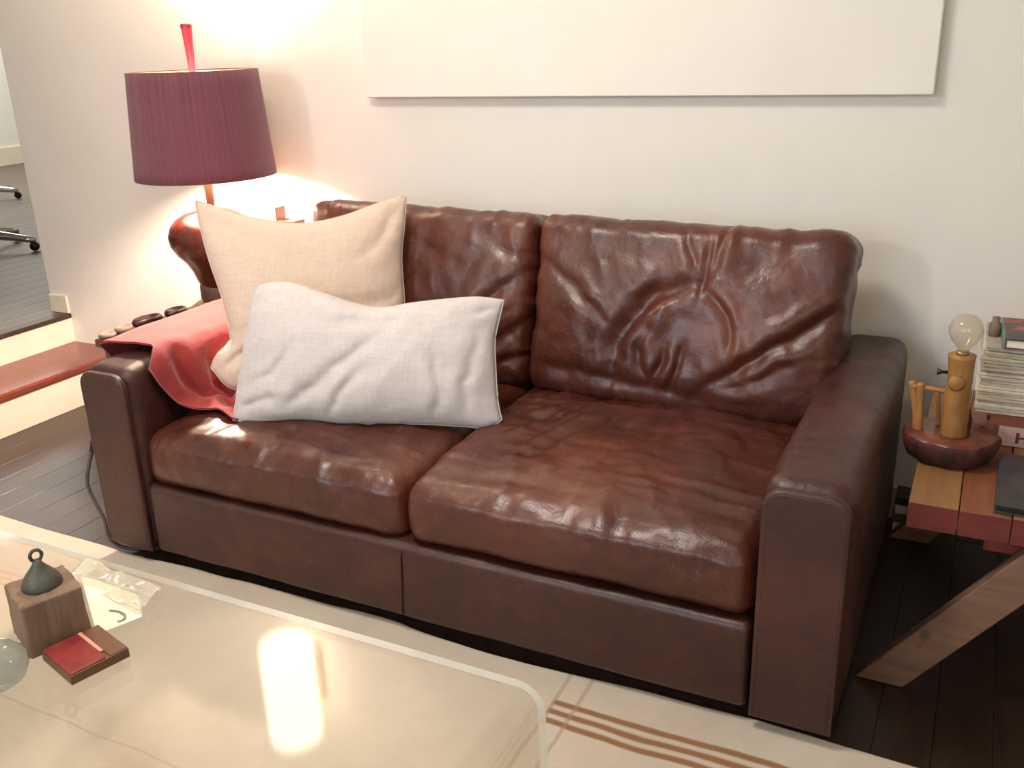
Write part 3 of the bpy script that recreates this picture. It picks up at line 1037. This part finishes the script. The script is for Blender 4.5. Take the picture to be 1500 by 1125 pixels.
throw = obj('throw_blanket', np.r_[front, front - offn], np.r_[q, (q + n1 * n2)[:, ::-1], rimq], M['throw'], None, True)
tag(throw, 'coral red cloth throw draped over the left sofa arm', 'blanket')

# ================================================================== canvas on the wall
cv = thing('canvas', 'large blank white canvas hung on the wall above the sofa', 'canvas', (1.217, 1.186, 1.30))
V, Dn, F = rbox(0.925, 0.021, 0.45, 0.004, 0.08)
obj('canvas_sheet', V + (0, -0.021, 0.447), F, M['canvas'], cv, False)
b = bmesh.new()
for (x0, x1, z0, z1) in ((-0.92, -0.87, 0.0, 0.89), (0.87, 0.92, 0.0, 0.89), (-0.87, 0.87, 0.0, 0.05), (-0.87, 0.87, 0.84, 0.89)):
    add_box(b, x0, x1, -0.004, 0.002, z0, z1)
bobj('stretcher_bar', b, M['barewood'], cv)

# ================================================================== lamp corner
st = thing('side_table', 'brown wooden lamp table behind the left sofa arm', 'table', (-0.285, 0.82, 0))
box('tabletop', -0.245, 0.275, -0.325, 0.345, 0.47, 0.50, M['tablewood'], st, 0.005)
for sx in (-0.205, 0.185):
    for sy in (-0.285, 0.29):
        box('leg', sx - 0.02, sx + 0.02, sy - 0.02, sy + 0.02, 0.0, 0.47, M['tablewood'], st, 0.003)
box('apron', -0.19, 0.17, -0.292, -0.272, 0.40, 0.47, M['tablewood'], st)
box('apron', -0.19, 0.17, 0.277, 0.297, 0.40, 0.47, M['tablewood'], st)

LX, LY = -0.232, 0.86
lamp = thing('table_lamp', 'lit table lamp with purple string shade and dark red wooden body', 'lamp', (LX, LY, 0.50))


def wob(a, z):
    return 1 + 0.05 * math.sin(2 * a + 9 * z) + 0.04 * math.sin(3 * a - 14 * z + 1)


V, F = lathe([(0.0, 0.0), (0.148, 0.0), (0.155, 0.012), (0.152, 0.03), (0.134, 0.058), (0.105, 0.078), (0.085, 0.09), (0.0, 0.09)], 48)
obj('lamp_base', V, F, M['brass'], lamp, True)
V, F = lathe([(0.0, 0.088), (0.076, 0.088), (0.081, 0.10), (0.080, 0.145), (0.070, 0.165), (0.0, 0.166)], 40)
obj('base_collar', V, F, M['cup'], lamp, True)
V, F = lathe([(0.0, 0.10), (0.06, 0.10), (0.070, 0.13), (0.088, 0.17), (0.098, 0.20), (0.118, 0.235), (0.146, 0.265), (0.165, 0.30), (0.168, 0.335), (0.156, 0.37),
              (0.134, 0.395), (0.104, 0.412), (0.062, 0.422), (0.03, 0.428), (0.0, 0.431)], 56, wob)
obj('lamp_body', V, F, M['redwood'], lamp, True)
V, F = lathe([(0.014, 0.42), (0.016, 0.54), (0.014, 0.575), (0.020, 0.58), (0.020, 0.626), (0.0, 0.627)], 20)
obj('stem', V, F, M['cup'], lamp, True)
# shade of wound string: fine vertical flutes
n, rows = 720, 10
V = []
ZB, ZT, RB, RT = 0.545, 0.908, 0.247, 0.222
for i in range(rows):
    f = i / (rows - 1)
    r = RB + (RT - RB) * f
    for k in range(n):
        a = 2 * PI * k / n
        V.append(((r + 0.0007 * math.cos(180 * a)) * math.cos(a), (r + 0.0007 * math.cos(180 * a)) * math.sin(a), ZB + (ZT - ZB) * f))
for i in range(rows):
    f = 1 - i / (rows - 1)
    r = RB + (RT - RB) * f - 0.004
    for k in range(n):
        a = 2 * PI * k / n
        V.append((r * math.cos(a), r * math.sin(a), ZB + (ZT - ZB) * f))
F = []
for i in range(2 * rows):
    j = (i + 1) % (2 * rows)
    for k in range(n):
        l = (k + 1) % n
        F.append((i * n + k, i * n + l, j * n + l, j * n + k))
sh = obj('lamp_shade', V, F, M['shade'], lamp, True)
V, F = lathe([(RB - 0.0045, ZB + 0.004), (RT - 0.0045, ZT - 0.004), (RT - 0.0065, ZT - 0.004), (RB - 0.0065, ZB + 0.004)], 96, close=True)
obj('shade_liner', V, F, M['liner'], sh, True)
for nm, r, z in (('shade_ring', RT - 0.008, ZT - 0.006), ('shade_ring', RB - 0.008, ZB + 0.006)):
    ring = [(r * math.cos(2 * PI * k / 64), r * math.sin(2 * PI * k / 64), z) for k in range(65)]
    V, F = tube(ring, 0.003, 6)
    obj(nm, V, F, M['brass'], sh, True)
for k in range(3):
    a = 2 * PI * k / 3 + 0.4
    V, F = tube([(0.012 * math.cos(a), 0.012 * math.sin(a), ZT - 0.02), (RT * 0.96 * math.cos(a), RT * 0.96 * math.sin(a), ZT - 0.01)], 0.0028, 6)
    obj('shade_spider', V, F, M['brass'], sh, True)
# harp and bulb
V, F = tube([(0.018, 0, 0.60), (0.055, 0, 0.70), (0.055, 0, 0.84), (0.0, 0, ZT - 0.014), (-0.055, 0, 0.84), (-0.055, 0, 0.70), (-0.018, 0, 0.60)], 0.0025, 6, 40)
obj('harp', V, F, M['brass'], lamp, True)
V, F = lathe([(0.012, 0.625), (0.014, 0.64), (0.022, 0.66), (0.030, 0.683), (0.032, 0.70), (0.028, 0.718), (0.016, 0.731), (0.0, 0.734)], 24)
obj('bulb', V, F, M['bulb'], lamp, True)
V, F = lathe([(0.0, ZT - 0.02), (0.011, ZT - 0.02), (0.012, ZT), (0.014, ZT + 0.06), (0.018, ZT + 0.130), (0.021, ZT + 0.146), (0.018, ZT + 0.152), (0.009, ZT + 0.146), (0.0, ZT + 0.142)], 20)
obj('finial', V, F, M['finial'], lamp, True)


# unseen wall lamp added so that its glow mirrors in the coffee table
wl = thing('added_wall_lamp', 'added unseen tall frosted cylinder lamp high on the wall above the table lamp', 'lamp', (-0.305, YB - 0.001, 2.12))
box('backplate', -0.06, 0.06, -0.018, 0.0, -0.16, 0.16, M['brass'], wl, 0.004)
V, F = tube([(0, -0.015, -0.0), (0, -0.16, -0.0)], 0.012, 10)
obj('bracket', V, F, M['brass'], wl, True)
V, F = lathe([(0.0, -0.26), (0.10, -0.26), (0.118, -0.25), (0.122, -0.23), (0.122, 0.23), (0.118, 0.25), (0.10, 0.26), (0.0, 0.26)], 40)
obj('glass_cylinder', [(p[0], p[1] - 0.17, p[2]) for p in V], F, emitter('glowing_frosted_glass', (255, 230, 202), 12.0), wl, True)


def oval(loc, rx, ry, rz, rot, m, label, grp):
    V, F = lathe([(0.0, 0.0), (0.7, 0.0), (0.95, 0.35), (1.0, 0.6), (0.88, 0.95), (0.7, 1.0), (0.55, 0.8), (0.0, 0.7)], 28)
    o = obj('oval_dish', [(p[0] * rx, p[1] * ry, p[2] * rz) for p in V], F, m, None, True, loc)
    o.rotation_euler = (0, 0, rot)
    tag(o, label, 'dish', grp)


G = 'small oval pieces on the lamp table edge'
oval((-0.475, 0.845, 0.501), 0.036, 0.055, 0.030, 0.1, M['pebble_d'], 'small dark red oval dish on the table, closest to the lamp base', G)
oval((-0.480, 0.705, 0.501), 0.036, 0.066, 0.034, -0.1, M['pebble_d'], 'longer dark red oval dish beside the grey stone dish on the lamp table', G)
oval((-0.490, 0.600, 0.501), 0.030, 0.040, 0.026, 0.2, M['pebble_g'], 'small grey stone dish next to the dark red dishes', G)
oval((-0.492, 0.525, 0.501), 0.028, 0.034, 0.020, 0.0, M['pebble_g'], 'smallest grey stone dish at the table corner nearest the sofa front', G)

bx = thing('upright_book', 'tall cream-paged book with brown cover standing upright on the lamp table behind the lamp', 'book', (-0.205, 1.075, 0.5005))
box('pages', -0.125, 0.105, -0.022, 0.022, 0.003, 0.404, M['card'], bx, 0.002)
box('cover', -0.128, 0.107, -0.027, -0.022, 0.0, 0.014, M['cover'], bx)
box('cover', -0.128, 0.107, 0.022, 0.027, 0.0, 0.406, M['cover'], bx, 0.001)
box('spine', 0.105, 0.112, -0.027, 0.027, 0.0, 0.406, M['cover'], bx, 0.002)
sb = thing('upright_book', 'shorter brown book standing just right of the tall cream-paged book', 'book', (-0.066, 1.085, 0.5005))
box('pages', -0.018, 0.048, -0.030, 0.026, 0.003, 0.352, M['card'], sb, 0.001)
box('cover', -0.022, -0.018, -0.034, 0.028, 0.0, 0.358, M['cover'], sb, 0.001)
box('cover', 0.048, 0.052, -0.034, 0.028, 0.0, 0.358, M['cover'], sb, 0.001)
box('spine', -0.022, 0.052, -0.039, -0.034, 0.0, 0.358, M['cover'], sb, 0.001)

cord = thing('lamp_cord', 'grey-purple cord with an inline switch trailing down beside the left sofa arm', 'cord', (0, 0, 0))
V, F = tube([(-0.10, 0.47, 0.49), (-0.055, 0.20, 0.52), (-0.028, 0.075, 0.47), (-0.032, 0.03, 0.36), (-0.055, 0.0, 0.245), (-0.045, 0.0, 0.19), (-0.015, 0.002, 0.12),
             (0.0, -0.004, 0.06), (0.02, 0.02, 0.02), (0.08, 0.06, 0.006), (0.3, 0.2, 0.006)], 0.006, 10, 90)
obj('cable', V, F, M['cord'], cord, True)
V, F = tube([(-0.030, 0.045, 0.40), (-0.031, 0.034, 0.37), (-0.035, 0.024, 0.335)], 0.010, 12, 8)
obj('switch', V, F, M['black'], cord, True)

# ================================================================== acrylic coffee table
TX0, TX1, TY0, TY1, TZT, TH = -0.55, 1.722, -1.62, -0.508, 0.400, 0.016
ct = thing('coffee_table', 'clear acrylic waterfall coffee table with rounded bends standing on the rug', 'table', ((TX0 + TX1) / 2, (TY0 + TY1) / 2, 0.012))
r0 = 0.055
path = [(TX0, 0.012), (TX0, TZT - r0)] + [(TX0 + r0 - r0 * math.cos(a), TZT - r0 + r0 * math.sin(a)) for a in np.linspace(0, PI / 2, 40)[1:]]
path += [(TX1 - r0 + r0 * math.sin(a), TZT - r0 + r0 * math.cos(a)) for a in np.linspace(0, PI / 2, 40)] + [(TX1 + 0.006, 0.012)]
po = np.array(path)
tg = np.gradient(po, axis=0)
tg /= np.linalg.norm(tg, axis=1, keepdims=True)
pi_ = po - np.stack([-tg[:, 1], tg[:, 0]], 1) * TH
pi_[0], pi_[-1] = (po[0][0] + TH, po[0][1]), (po[-1][0] - TH, po[-1][1])
cx0, cy0 = (TX0 + TX1) / 2, (TY0 + TY1) / 2
b = bmesh.new()
rows_ = []
for y in (TY0, TY1):
    rows_.append([[b.verts.new((p[0] - cx0, y - cy0, p[1] - 0.012)) for p in pp] for pp in (po, pi_)])
L = len(po)
for i in range(L - 1):
    for y_ in (0, 1):
        f = b.faces.new((rows_[y_][0][i], rows_[y_][0][i + 1], rows_[y_][1][i + 1], rows_[y_][1][i]))
        f.material_index = 1
    for sd in (0, 1):
        f = b.faces.new((rows_[0][sd][i], rows_[0][sd][i + 1], rows_[1][sd][i + 1], rows_[1][sd][i]))
for i in (0, L - 1):
    f = b.faces.new((rows_[0][0][i], rows_[0][1][i], rows_[1][1][i], rows_[1][0][i]))
    f.material_index = 1
bobj('acrylic_sheet', b, [M['acrylic'], M['acrylic_lit_edge']], ct)

# things on the coffee table
ZT0 = TZT + 0.0006
bl = thing('wooden_block', 'square weathered wooden block with a green metal bell in its top', 'block', (0.776, -0.757, ZT0), math.radians(68))
# local x runs along the right-hand face
V, Dn, F = rbox(0.056, 0.058, 0.056, 0.006, 0.008)
V = V + Dn * (0.003 * fbm(V * (40, 40, 8), 3, 5))[:, None]
V[:, 0] *= 1 + 0.10 * (V[:, 2] < 0) * (-V[:, 2] / 0.056) * 0.3
obj('block', V + (0, 0, 0.058), F, M['blockwood'], bl, True)
V, F = lathe([(0.0, 0.0), (0.036, 0.0), (0.037, 0.006), (0.034, 0.016), (0.026, 0.028), (0.016, 0.040), (0.009, 0.050), (0.006, 0.057), (0.0, 0.058)], 28)
bell = obj('bell', [(p[0], p[1], p[2] + 0.112) for p in V], F, M['verdigris'], bl, True)
V, F = tube([(0.0105 * math.cos(t), 0.0, 0.178 + 0.0115 * math.sin(t)) for t in np.linspace(0, 2 * PI, 20)], 0.0036, 8)
obj('ring', V, F, M['verdigris'], bell, True)

rb = thing('trinket_box', 'small flat brown wooden box with a red top and painted highlight strip by the block', 'box', (0.899, -0.784, ZT0), math.radians(75))
box('tray', -0.056, 0.056, -0.060, 0.060, 0.0, 0.020, M['boxbrown'], rb, 0.002)
box('panel', -0.054, 0.012, -0.058, 0.058, 0.020, 0.0235, M['boxred'], rb, 0.001)
box('panel', 0.020, 0.054, -0.058, 0.058, 0.020, 0.022, M['boxbrown'], rb, 0.001)
box('strip', 0.0125, 0.0195, -0.035, 0.056, 0.020, 0.0245, M['boxhighlight'], rb, 0.0008)  # pale colour stands for the highlight along an edge of the box

bag = thing('plastic_bag', 'clear plastic bag with white paper inside lying behind the wooden block', 'bag', (0.75, -0.62, ZT0))


def sheet(name, quad, z0, amp, th, m, parent, seed, n=26, freq=18):
    Q = np.array(quad, float)
    u = np.linspace(0, 1, n)
    U, Vv = np.meshgrid(u, u, indexing='ij')
    P = ((1 - U) * (1 - Vv))[..., None] * Q[0] + (U * (1 - Vv))[..., None] * Q[1] + (U * Vv)[..., None] * Q[2] + ((1 - U) * Vv)[..., None] * Q[3]
    P = P.reshape(-1, 2)
    q3 = np.c_[P * freq, np.zeros(len(P))]
    z = z0 + amp * (0.5 + 0.5 * np.clip(ridge(q3, 2, seed), -1, 1))
    top = np.c_[P, z + th]
    bo = np.c_[P, z]
    idx = np.arange(n * n).reshape(n, n)
    q = np.stack([idx[:-1, :-1], idx[1:, :-1], idx[1:, 1:], idx[:-1, 1:]], -1).reshape(-1, 4)
    rim = np.r_[idx[:, 0], idx[-1, 1:], idx[-2::-1, -1], idx[0, -2:0:-1]]
    rq = np.stack([rim, np.roll(rim, -1), np.roll(rim, -1) + n * n, rim + n * n], 1)
    return obj(name, np.r_[top, bo], np.r_[q, (q + n * n)[:, ::-1], rq], m, parent, True)


lc = lambda L_: [(x - 0.75, y + 0.62) for x, y in L_]
sheet('bag_film', lc([(0.60, -0.525), (0.855, -0.552), (0.885, -0.64), (0.63, -0.60)]), 0.0012, 0.012, 0.0008, M['plastic'], bag, 3)
pp = sheet('paper', lc([(0.635, -0.575), (0.825, -0.585), (0.890, -0.640), (0.855, -0.722)]), 0.0005, 0.002, 0.0006, M['paper'], bag, 6, 16, 8)
ring = [(0.085 + 0.03 * math.cos(t) , -0.045 + 0.017 * math.sin(t), 0.0045) for t in np.linspace(-0.6, 2.4, 16)]
V, F = tube(ring, 0.0022, 6)
obj('printed_mark', [(p[0], p[1], 0.0040 + (p[2] - 0.0045) * 0.3) for p in V], F, M['mark'], pp, True)
V, F = lathe([(0.0, 0.0), (0.007, 0.0), (0.007, 0.004), (0.0, 0.005)], 14)
obj('sticker', [(p[0] - 0.110, p[1] + 0.085, p[2] + 0.006) for p in V], F, M['card'], bag, True)

V, F = lathe([(0.0, 0.0), (0.035, 0.0), (0.052, 0.012), (0.060, 0.032), (0.056, 0.052), (0.042, 0.068), (0.022, 0.076), (0.0, 0.078)], 40)
pwt = obj('glass_paperweight', V, F, M['glass'], None, True, (0.808, -0.905, ZT0))
tag(pwt, 'clear rounded glass paperweight on the coffee table in front of the block', 'paperweight')

# ================================================================== timber side table at the right
tt_ = thing('timber_table', 'rough low timber table with red painted front edge right of the sofa', 'table', (2.55, 0.72, 0))
X0, Y0, YE = 2.236 - 2.55, 0.295 - 0.72, 1.10 - 0.72
xs = [0, 0.103, 0.206, 0.309, 0.412, 0.515, 0.618]
for i, xa in enumerate(xs):
    p = box('plank', X0 + xa + 0.001, X0 + xa + 0.102, Y0, YE, 0.428, 0.490 - (0.001 if i % 2 else 0), M['barewood'] if i % 2 == 0 else M['orangewood'], tt_, 0.003)
    box('painted_end', X0 + xa + 0.001, X0 + xa + 0.102, Y0 - 0.0035, Y0, 0.429, 0.4885 - (0.001 if i % 2 else 0), M['redpaint'], p, 0.001)
box('batten', X0 + 0.16, X0 + 0.68, Y0 + 0.055, Y0 + 0.10, 0.375, 0.428, M['redpaint'], tt_, 0.003)
box('batten', X0 + 0.16, X0 + 0.68, YE - 0.10, YE - 0.055, 0.375, 0.428, M['redpaint'], tt_, 0.003)


def plank_leg(name, p0, p1, wid, y0, y1, ztrim, m):
    # board in the x-z plane, cut level with the floor
    b = bmesh.new()
    (xa, za), (xb, zb) = p0, p1
    pts_ = [(xa, za), (xa + wid, za), (xb + wid, zb), (xb, zb)]
    v1 = [b.verts.new((x, y0, z)) for x, z in pts_]
    v2 = [b.verts.new((x, y1, z)) for x, z in pts_]
    b.faces.new(v1)
    b.faces.new(v2[::-1])
    for i in range(4):
        j = (i + 1) % 4
        b.faces.new((v1[i], v1[j], v2[j], v2[i]))
    bmesh.ops.bevel(b, geom=list(b.edges), offset=0.003, segments=1, affect='EDGES')
    return bobj(name, b, m, tt_)


for (ya, yb) in ((Y0 + 0.008, Y0 + 0.045), (YE - 0.055, YE - 0.018)):
    plank_leg('leg', (2.165 - 2.55, 0.0), (2.490 - 2.55, 0.427), 0.108, ya, yb, 0, M['weathered'])
    plank_leg('leg', (2.855 - 2.55, 0.0), (2.545 - 2.55, 0.427), 0.096, ya + 0.038, yb + 0.038, 0, M['weathered'])
box('stretcher', 2.46 - 2.55, 2.50 - 2.55 + 0.04, Y0 + 0.05, YE - 0.06, 0.28, 0.33, M['weathered'], tt_, 0.003)

# rustic branch lamp on its bark slice
bl2 = thing('branch_lamp', 'unlit rustic lamp of a yellow branch with bare bulb on a bark-edged slice', 'lamp', (2.300, 0.585, 0.4905))


def bwob(a, z):
    return 1 + 0.035 * math.sin(5 * a + 1) + 0.02 * math.sin(11 * a) + 0.07 * math.exp(-((a - 3.3) / 0.25) ** 2)


V, F = lathe([(0.0, 0.0), (0.082, 0.0), (0.094, 0.008), (0.103, 0.03), (0.107, 0.05), (0.103, 0.058), (0.10, 0.060)], 72, bwob)
V = [(p[0] * (1 + 0.008 * math.sin(37 * p[0] + 60 * p[2])), p[1], p[2]) for p in V]
sl = obj('bark_slice', V, F[:-1], M['bark'], bl2, True)
V, F = lathe([(0.0, 0.052), (0.1005, 0.052), (0.1005, 0.0605), (0.05, 0.062), (0.0, 0.062)], 72, bwob)
obj('slice_top', V, F, M['cutwood'], sl, True)


def branch(name, pts_, radii, parent, m=None):
    V, F = tube(pts_, 0.03, 18, 26, radii)
    V = np.array(V)
    c = fbm(V * (30, 30, 14), 3, 7)[:, None]
    ax = spline(pts_, 26).repeat(18, axis=0)
    V = V + (V - ax) * 0.10 * c
    return obj(name, V, F, m or M['bamboo'], parent, True)


br = branch('branch_post', [(0.008, -0.02, 0.061), (0.005, -0.018, 0.12), (0.003, -0.016, 0.19), (0.002, -0.014, 0.262)], [0.030, 0.029, 0.028, 0.030], bl2)
V, F = lathe([(0.0, 0.0), (0.016, 0.0), (0.019, 0.004), (0.014, 0.007), (0.0, 0.008)], 16)
obj('knot', [(p[0] - 0.002, -0.042 - p[2] * 0.8, 0.200 + p[1]) for p in V], F, M['bamboo'], br, True)
V, F = lathe([(0.0, 0.262), (0.014, 0.262), (0.014, 0.270), (0.0, 0.271)], 18)
obj('socket', [(p[0] + 0.002, p[1] - 0.014, p[2]) for p in V], F, M['brass'], bl2, True)
V, F = lathe([(0.0, 0.268), (0.013, 0.268), (0.013, 0.276), (0.018, 0.284), (0.030, 0.298), (0.037, 0.316), (0.037, 0.326), (0.031, 0.343), (0.018, 0.355), (0.0, 0.358)], 32)
obj('bulb', [(p[0] + 0.003, p[1] - 0.014, p[2]) for p in V], F, thin_clear('clear_bulb_glass', (238, 234, 224), 1.5, 0.05, 0.16, (240, 232, 214)), bl2, True)
V, F = tube([(-0.024, -0.02, 0.217), (-0.036, -0.022, 0.217), (-0.046, -0.022, 0.217)], 0.006, 12, None, [0.004, 0.004, 0.009])
obj('switch_knob', V, F, M['black'], bl2, True)
hd = branch('handle_stake', [(-0.073, -0.01, 0.060), (-0.082, -0.005, 0.11), (-0.098, 0.0, 0.178)], [0.011, 0.010, 0.009], bl2)
branch('handle_stake', [(-0.072, -0.012, 0.060), (-0.075, -0.01, 0.12), (-0.078, -0.008, 0.178)], [0.009, 0.009, 0.010], bl2)
branch('cross_twig', [(-0.098, -0.004, 0.168), (-0.06, -0.008, 0.168), (-0.02, -0.012, 0.167)], [0.007, 0.006, 0.006], bl2)
branch('twig', [(0.035, 0.01, 0.062), (0.038, 0.015, 0.09), (0.030, 0.015, 0.125)], [0.006, 0.005, 0.004], bl2, M['bark'])
branch('twig', [(-0.030, 0.03, 0.062), (-0.034, 0.03, 0.10), (-0.040, 0.03, 0.150)], [0.006, 0.005, 0.005], bl2)

# flat dark book at the front, stack behind it
fb = thing('flat_book', 'charcoal patterned book lying flat on the timber table beside the branch lamp', 'book', (2.53, 0.46, 0.4905), -0.02)
box('pages', -0.118, 0.12, -0.150, 0.135, 0.004, 0.016, M['black'], fb)
box('cover', -0.122, 0.125, -0.155, 0.138, 0.016, 0.020, M['charcoal'], fb, 0.001)
box('cover', -0.122, 0.125, -0.155, 0.138, 0.0, 0.004, M['charcoal'], fb, 0.001)

YS = 0.705
pk = thing('thick_book', 'pale pink thick book with a red letter on its spine, bottom of the stack', 'book', (2.53, YS + 0.11, 0.4905))
box('cover', -0.125, 0.13, -0.115, 0.115, 0.0, 0.004, M['pinkcover'], pk)
box('cover', -0.125, 0.13, -0.115, 0.115, 0.046, 0.050, M['pinkcover'], pk)
sp = box('spine', -0.125, 0.13, -0.119, -0.112, 0.0, 0.050, M['pinkcover'], pk, 0.002)
box('pages', -0.120, 0.125, -0.112, 0.11, 0.004, 0.046, M['paperedge'][2], pk)
# the letters stand out from the spine a hair's breadth: an H as one outline
b = bmesh.new()
hx = [(0, 0), (0.007, 0), (0.007, 0.0115), (0.019, 0.0115), (0.019, 0), (0.026, 0), (0.026, 0.028), (0.019, 0.028), (0.019, 0.0165), (0.007, 0.0165), (0.007, 0.028), (0, 0.028)]
fv = [b.verts.new((-0.086 + p[0], -0.1194, 0.011 + p[1])) for p in hx]
fc = b.faces.new(fv)
r_ = bmesh.ops.extrude_face_region(b, geom=[fc])
bmesh.ops.translate(b, vec=(0, -0.0008, 0), verts=[v for v in r_['geom'] if isinstance(v, bmesh.types.BMVert)])
bobj('letter', b, M['letter'], sp)

rbk = thing('thin_book', 'thin red-brown book between the pale pink book and the magazines', 'book', (2.53, YS + 0.11, 0.5410), 0.02)
box('cover', -0.155, 0.13, -0.11, 0.11, 0.0, 0.003, M['redcover'], rbk)
box('cover', -0.155, 0.13, -0.11, 0.11, 0.023, 0.026, M['redcover'], rbk)
box('pages', -0.150, 0.125, -0.107, 0.107, 0.003, 0.023, M['redcover'], rbk)

z = 0.5675
mags = []
nm = 22
first = {}
places = ['lowest', 'second lowest', 'third lowest', 'fourth from the bottom', 'fifth from the bottom', 'sixth from the bottom', 'seventh from the bottom',
          'eighth from the bottom', 'ninth from the bottom', 'tenth from the bottom', 'eleventh from the bottom', 'eleventh from the top',
          'tenth from the top', 'ninth from the top', 'eighth from the top', 'seventh from the top', 'sixth from the top', 'fifth from the top',
          'fourth from the top', 'third from the top', 'second from the top', 'topmost']
tone = ['yellowish cream', 'pale taupe', 'off-white', 'grey-brown']
for i in range(nm):
    h = 0.0076
    t = random.randrange(4)
    if t not in first:
        o = box('magazine', -0.20, 0.11, -0.108, 0.108, 0.0004, h, M['paperedge'][t], None, 0.001, 1)
        first[t] = o
    else:
        o = first[t].copy()
        C.objects.link(o)
    o.location = (2.545 + random.uniform(-0.006, 0.006), YS + 0.11 + random.uniform(-0.006, 0.006), z)
    o.rotation_euler = (0, 0, random.uniform(-0.03, 0.03))
    tag(o, '%s magazine, %s in the stack behind the branch lamp' % (tone[t], places[i]), 'magazine', 'magazines stacked behind the branch lamp')
    z += h + 0.0003
tb = thing('picture_book', 'dark red and black picture book with green spine on top of the magazine stack', 'book', (2.545, YS + 0.09, z), 0.03)
box('pages', -0.155, 0.10, -0.098, 0.09, 0.003, 0.021, M['paper'], tb)
box('cover', -0.160, 0.105, -0.102, 0.094, 0.021, 0.025, M['bookcover'], tb, 0.001)
box('cover', -0.160, 0.105, -0.102, 0.094, 0.0, 0.003, M['bookcover'], tb, 0.001)
box('spine', -0.164, -0.157, -0.102, 0.094, 0.0, 0.025, M['greenspine'], tb, 0.002)
V, F = lathe([(0.0, 0.0), (0.013, 0.0), (0.014, 0.004), (0.014, 0.03), (0.009, 0.036), (0.009, 0.048), (0.0, 0.05)], 24)
jr = obj('small_jar', V, F, M['pebble_g'], None, True, (2.366, YS + 0.09, z))
tag(jr, 'tiny grey-brown jar standing on the magazines beside the picture book', 'jar')

# papers on the floor behind the right arm
pf = thing('paper_pile', 'loose pile of white and grey leaflets on the floor behind the right arm', 'papers', (2.203, 1.132, 0.0))
for i, (c, ang) in enumerate((('paper', 0.1), ('pebble_g', -0.2), ('paper', 0.3), ('charcoal', 0.05))):
    box('leaflet', -0.035, 0.05, -0.04, 0.04, 0.002 + 0.03 * i, 0.030 + 0.03 * i, M[c], pf, 0.001, 1, Matrix.Rotation(ang * 0.3, 4, 'Z'))
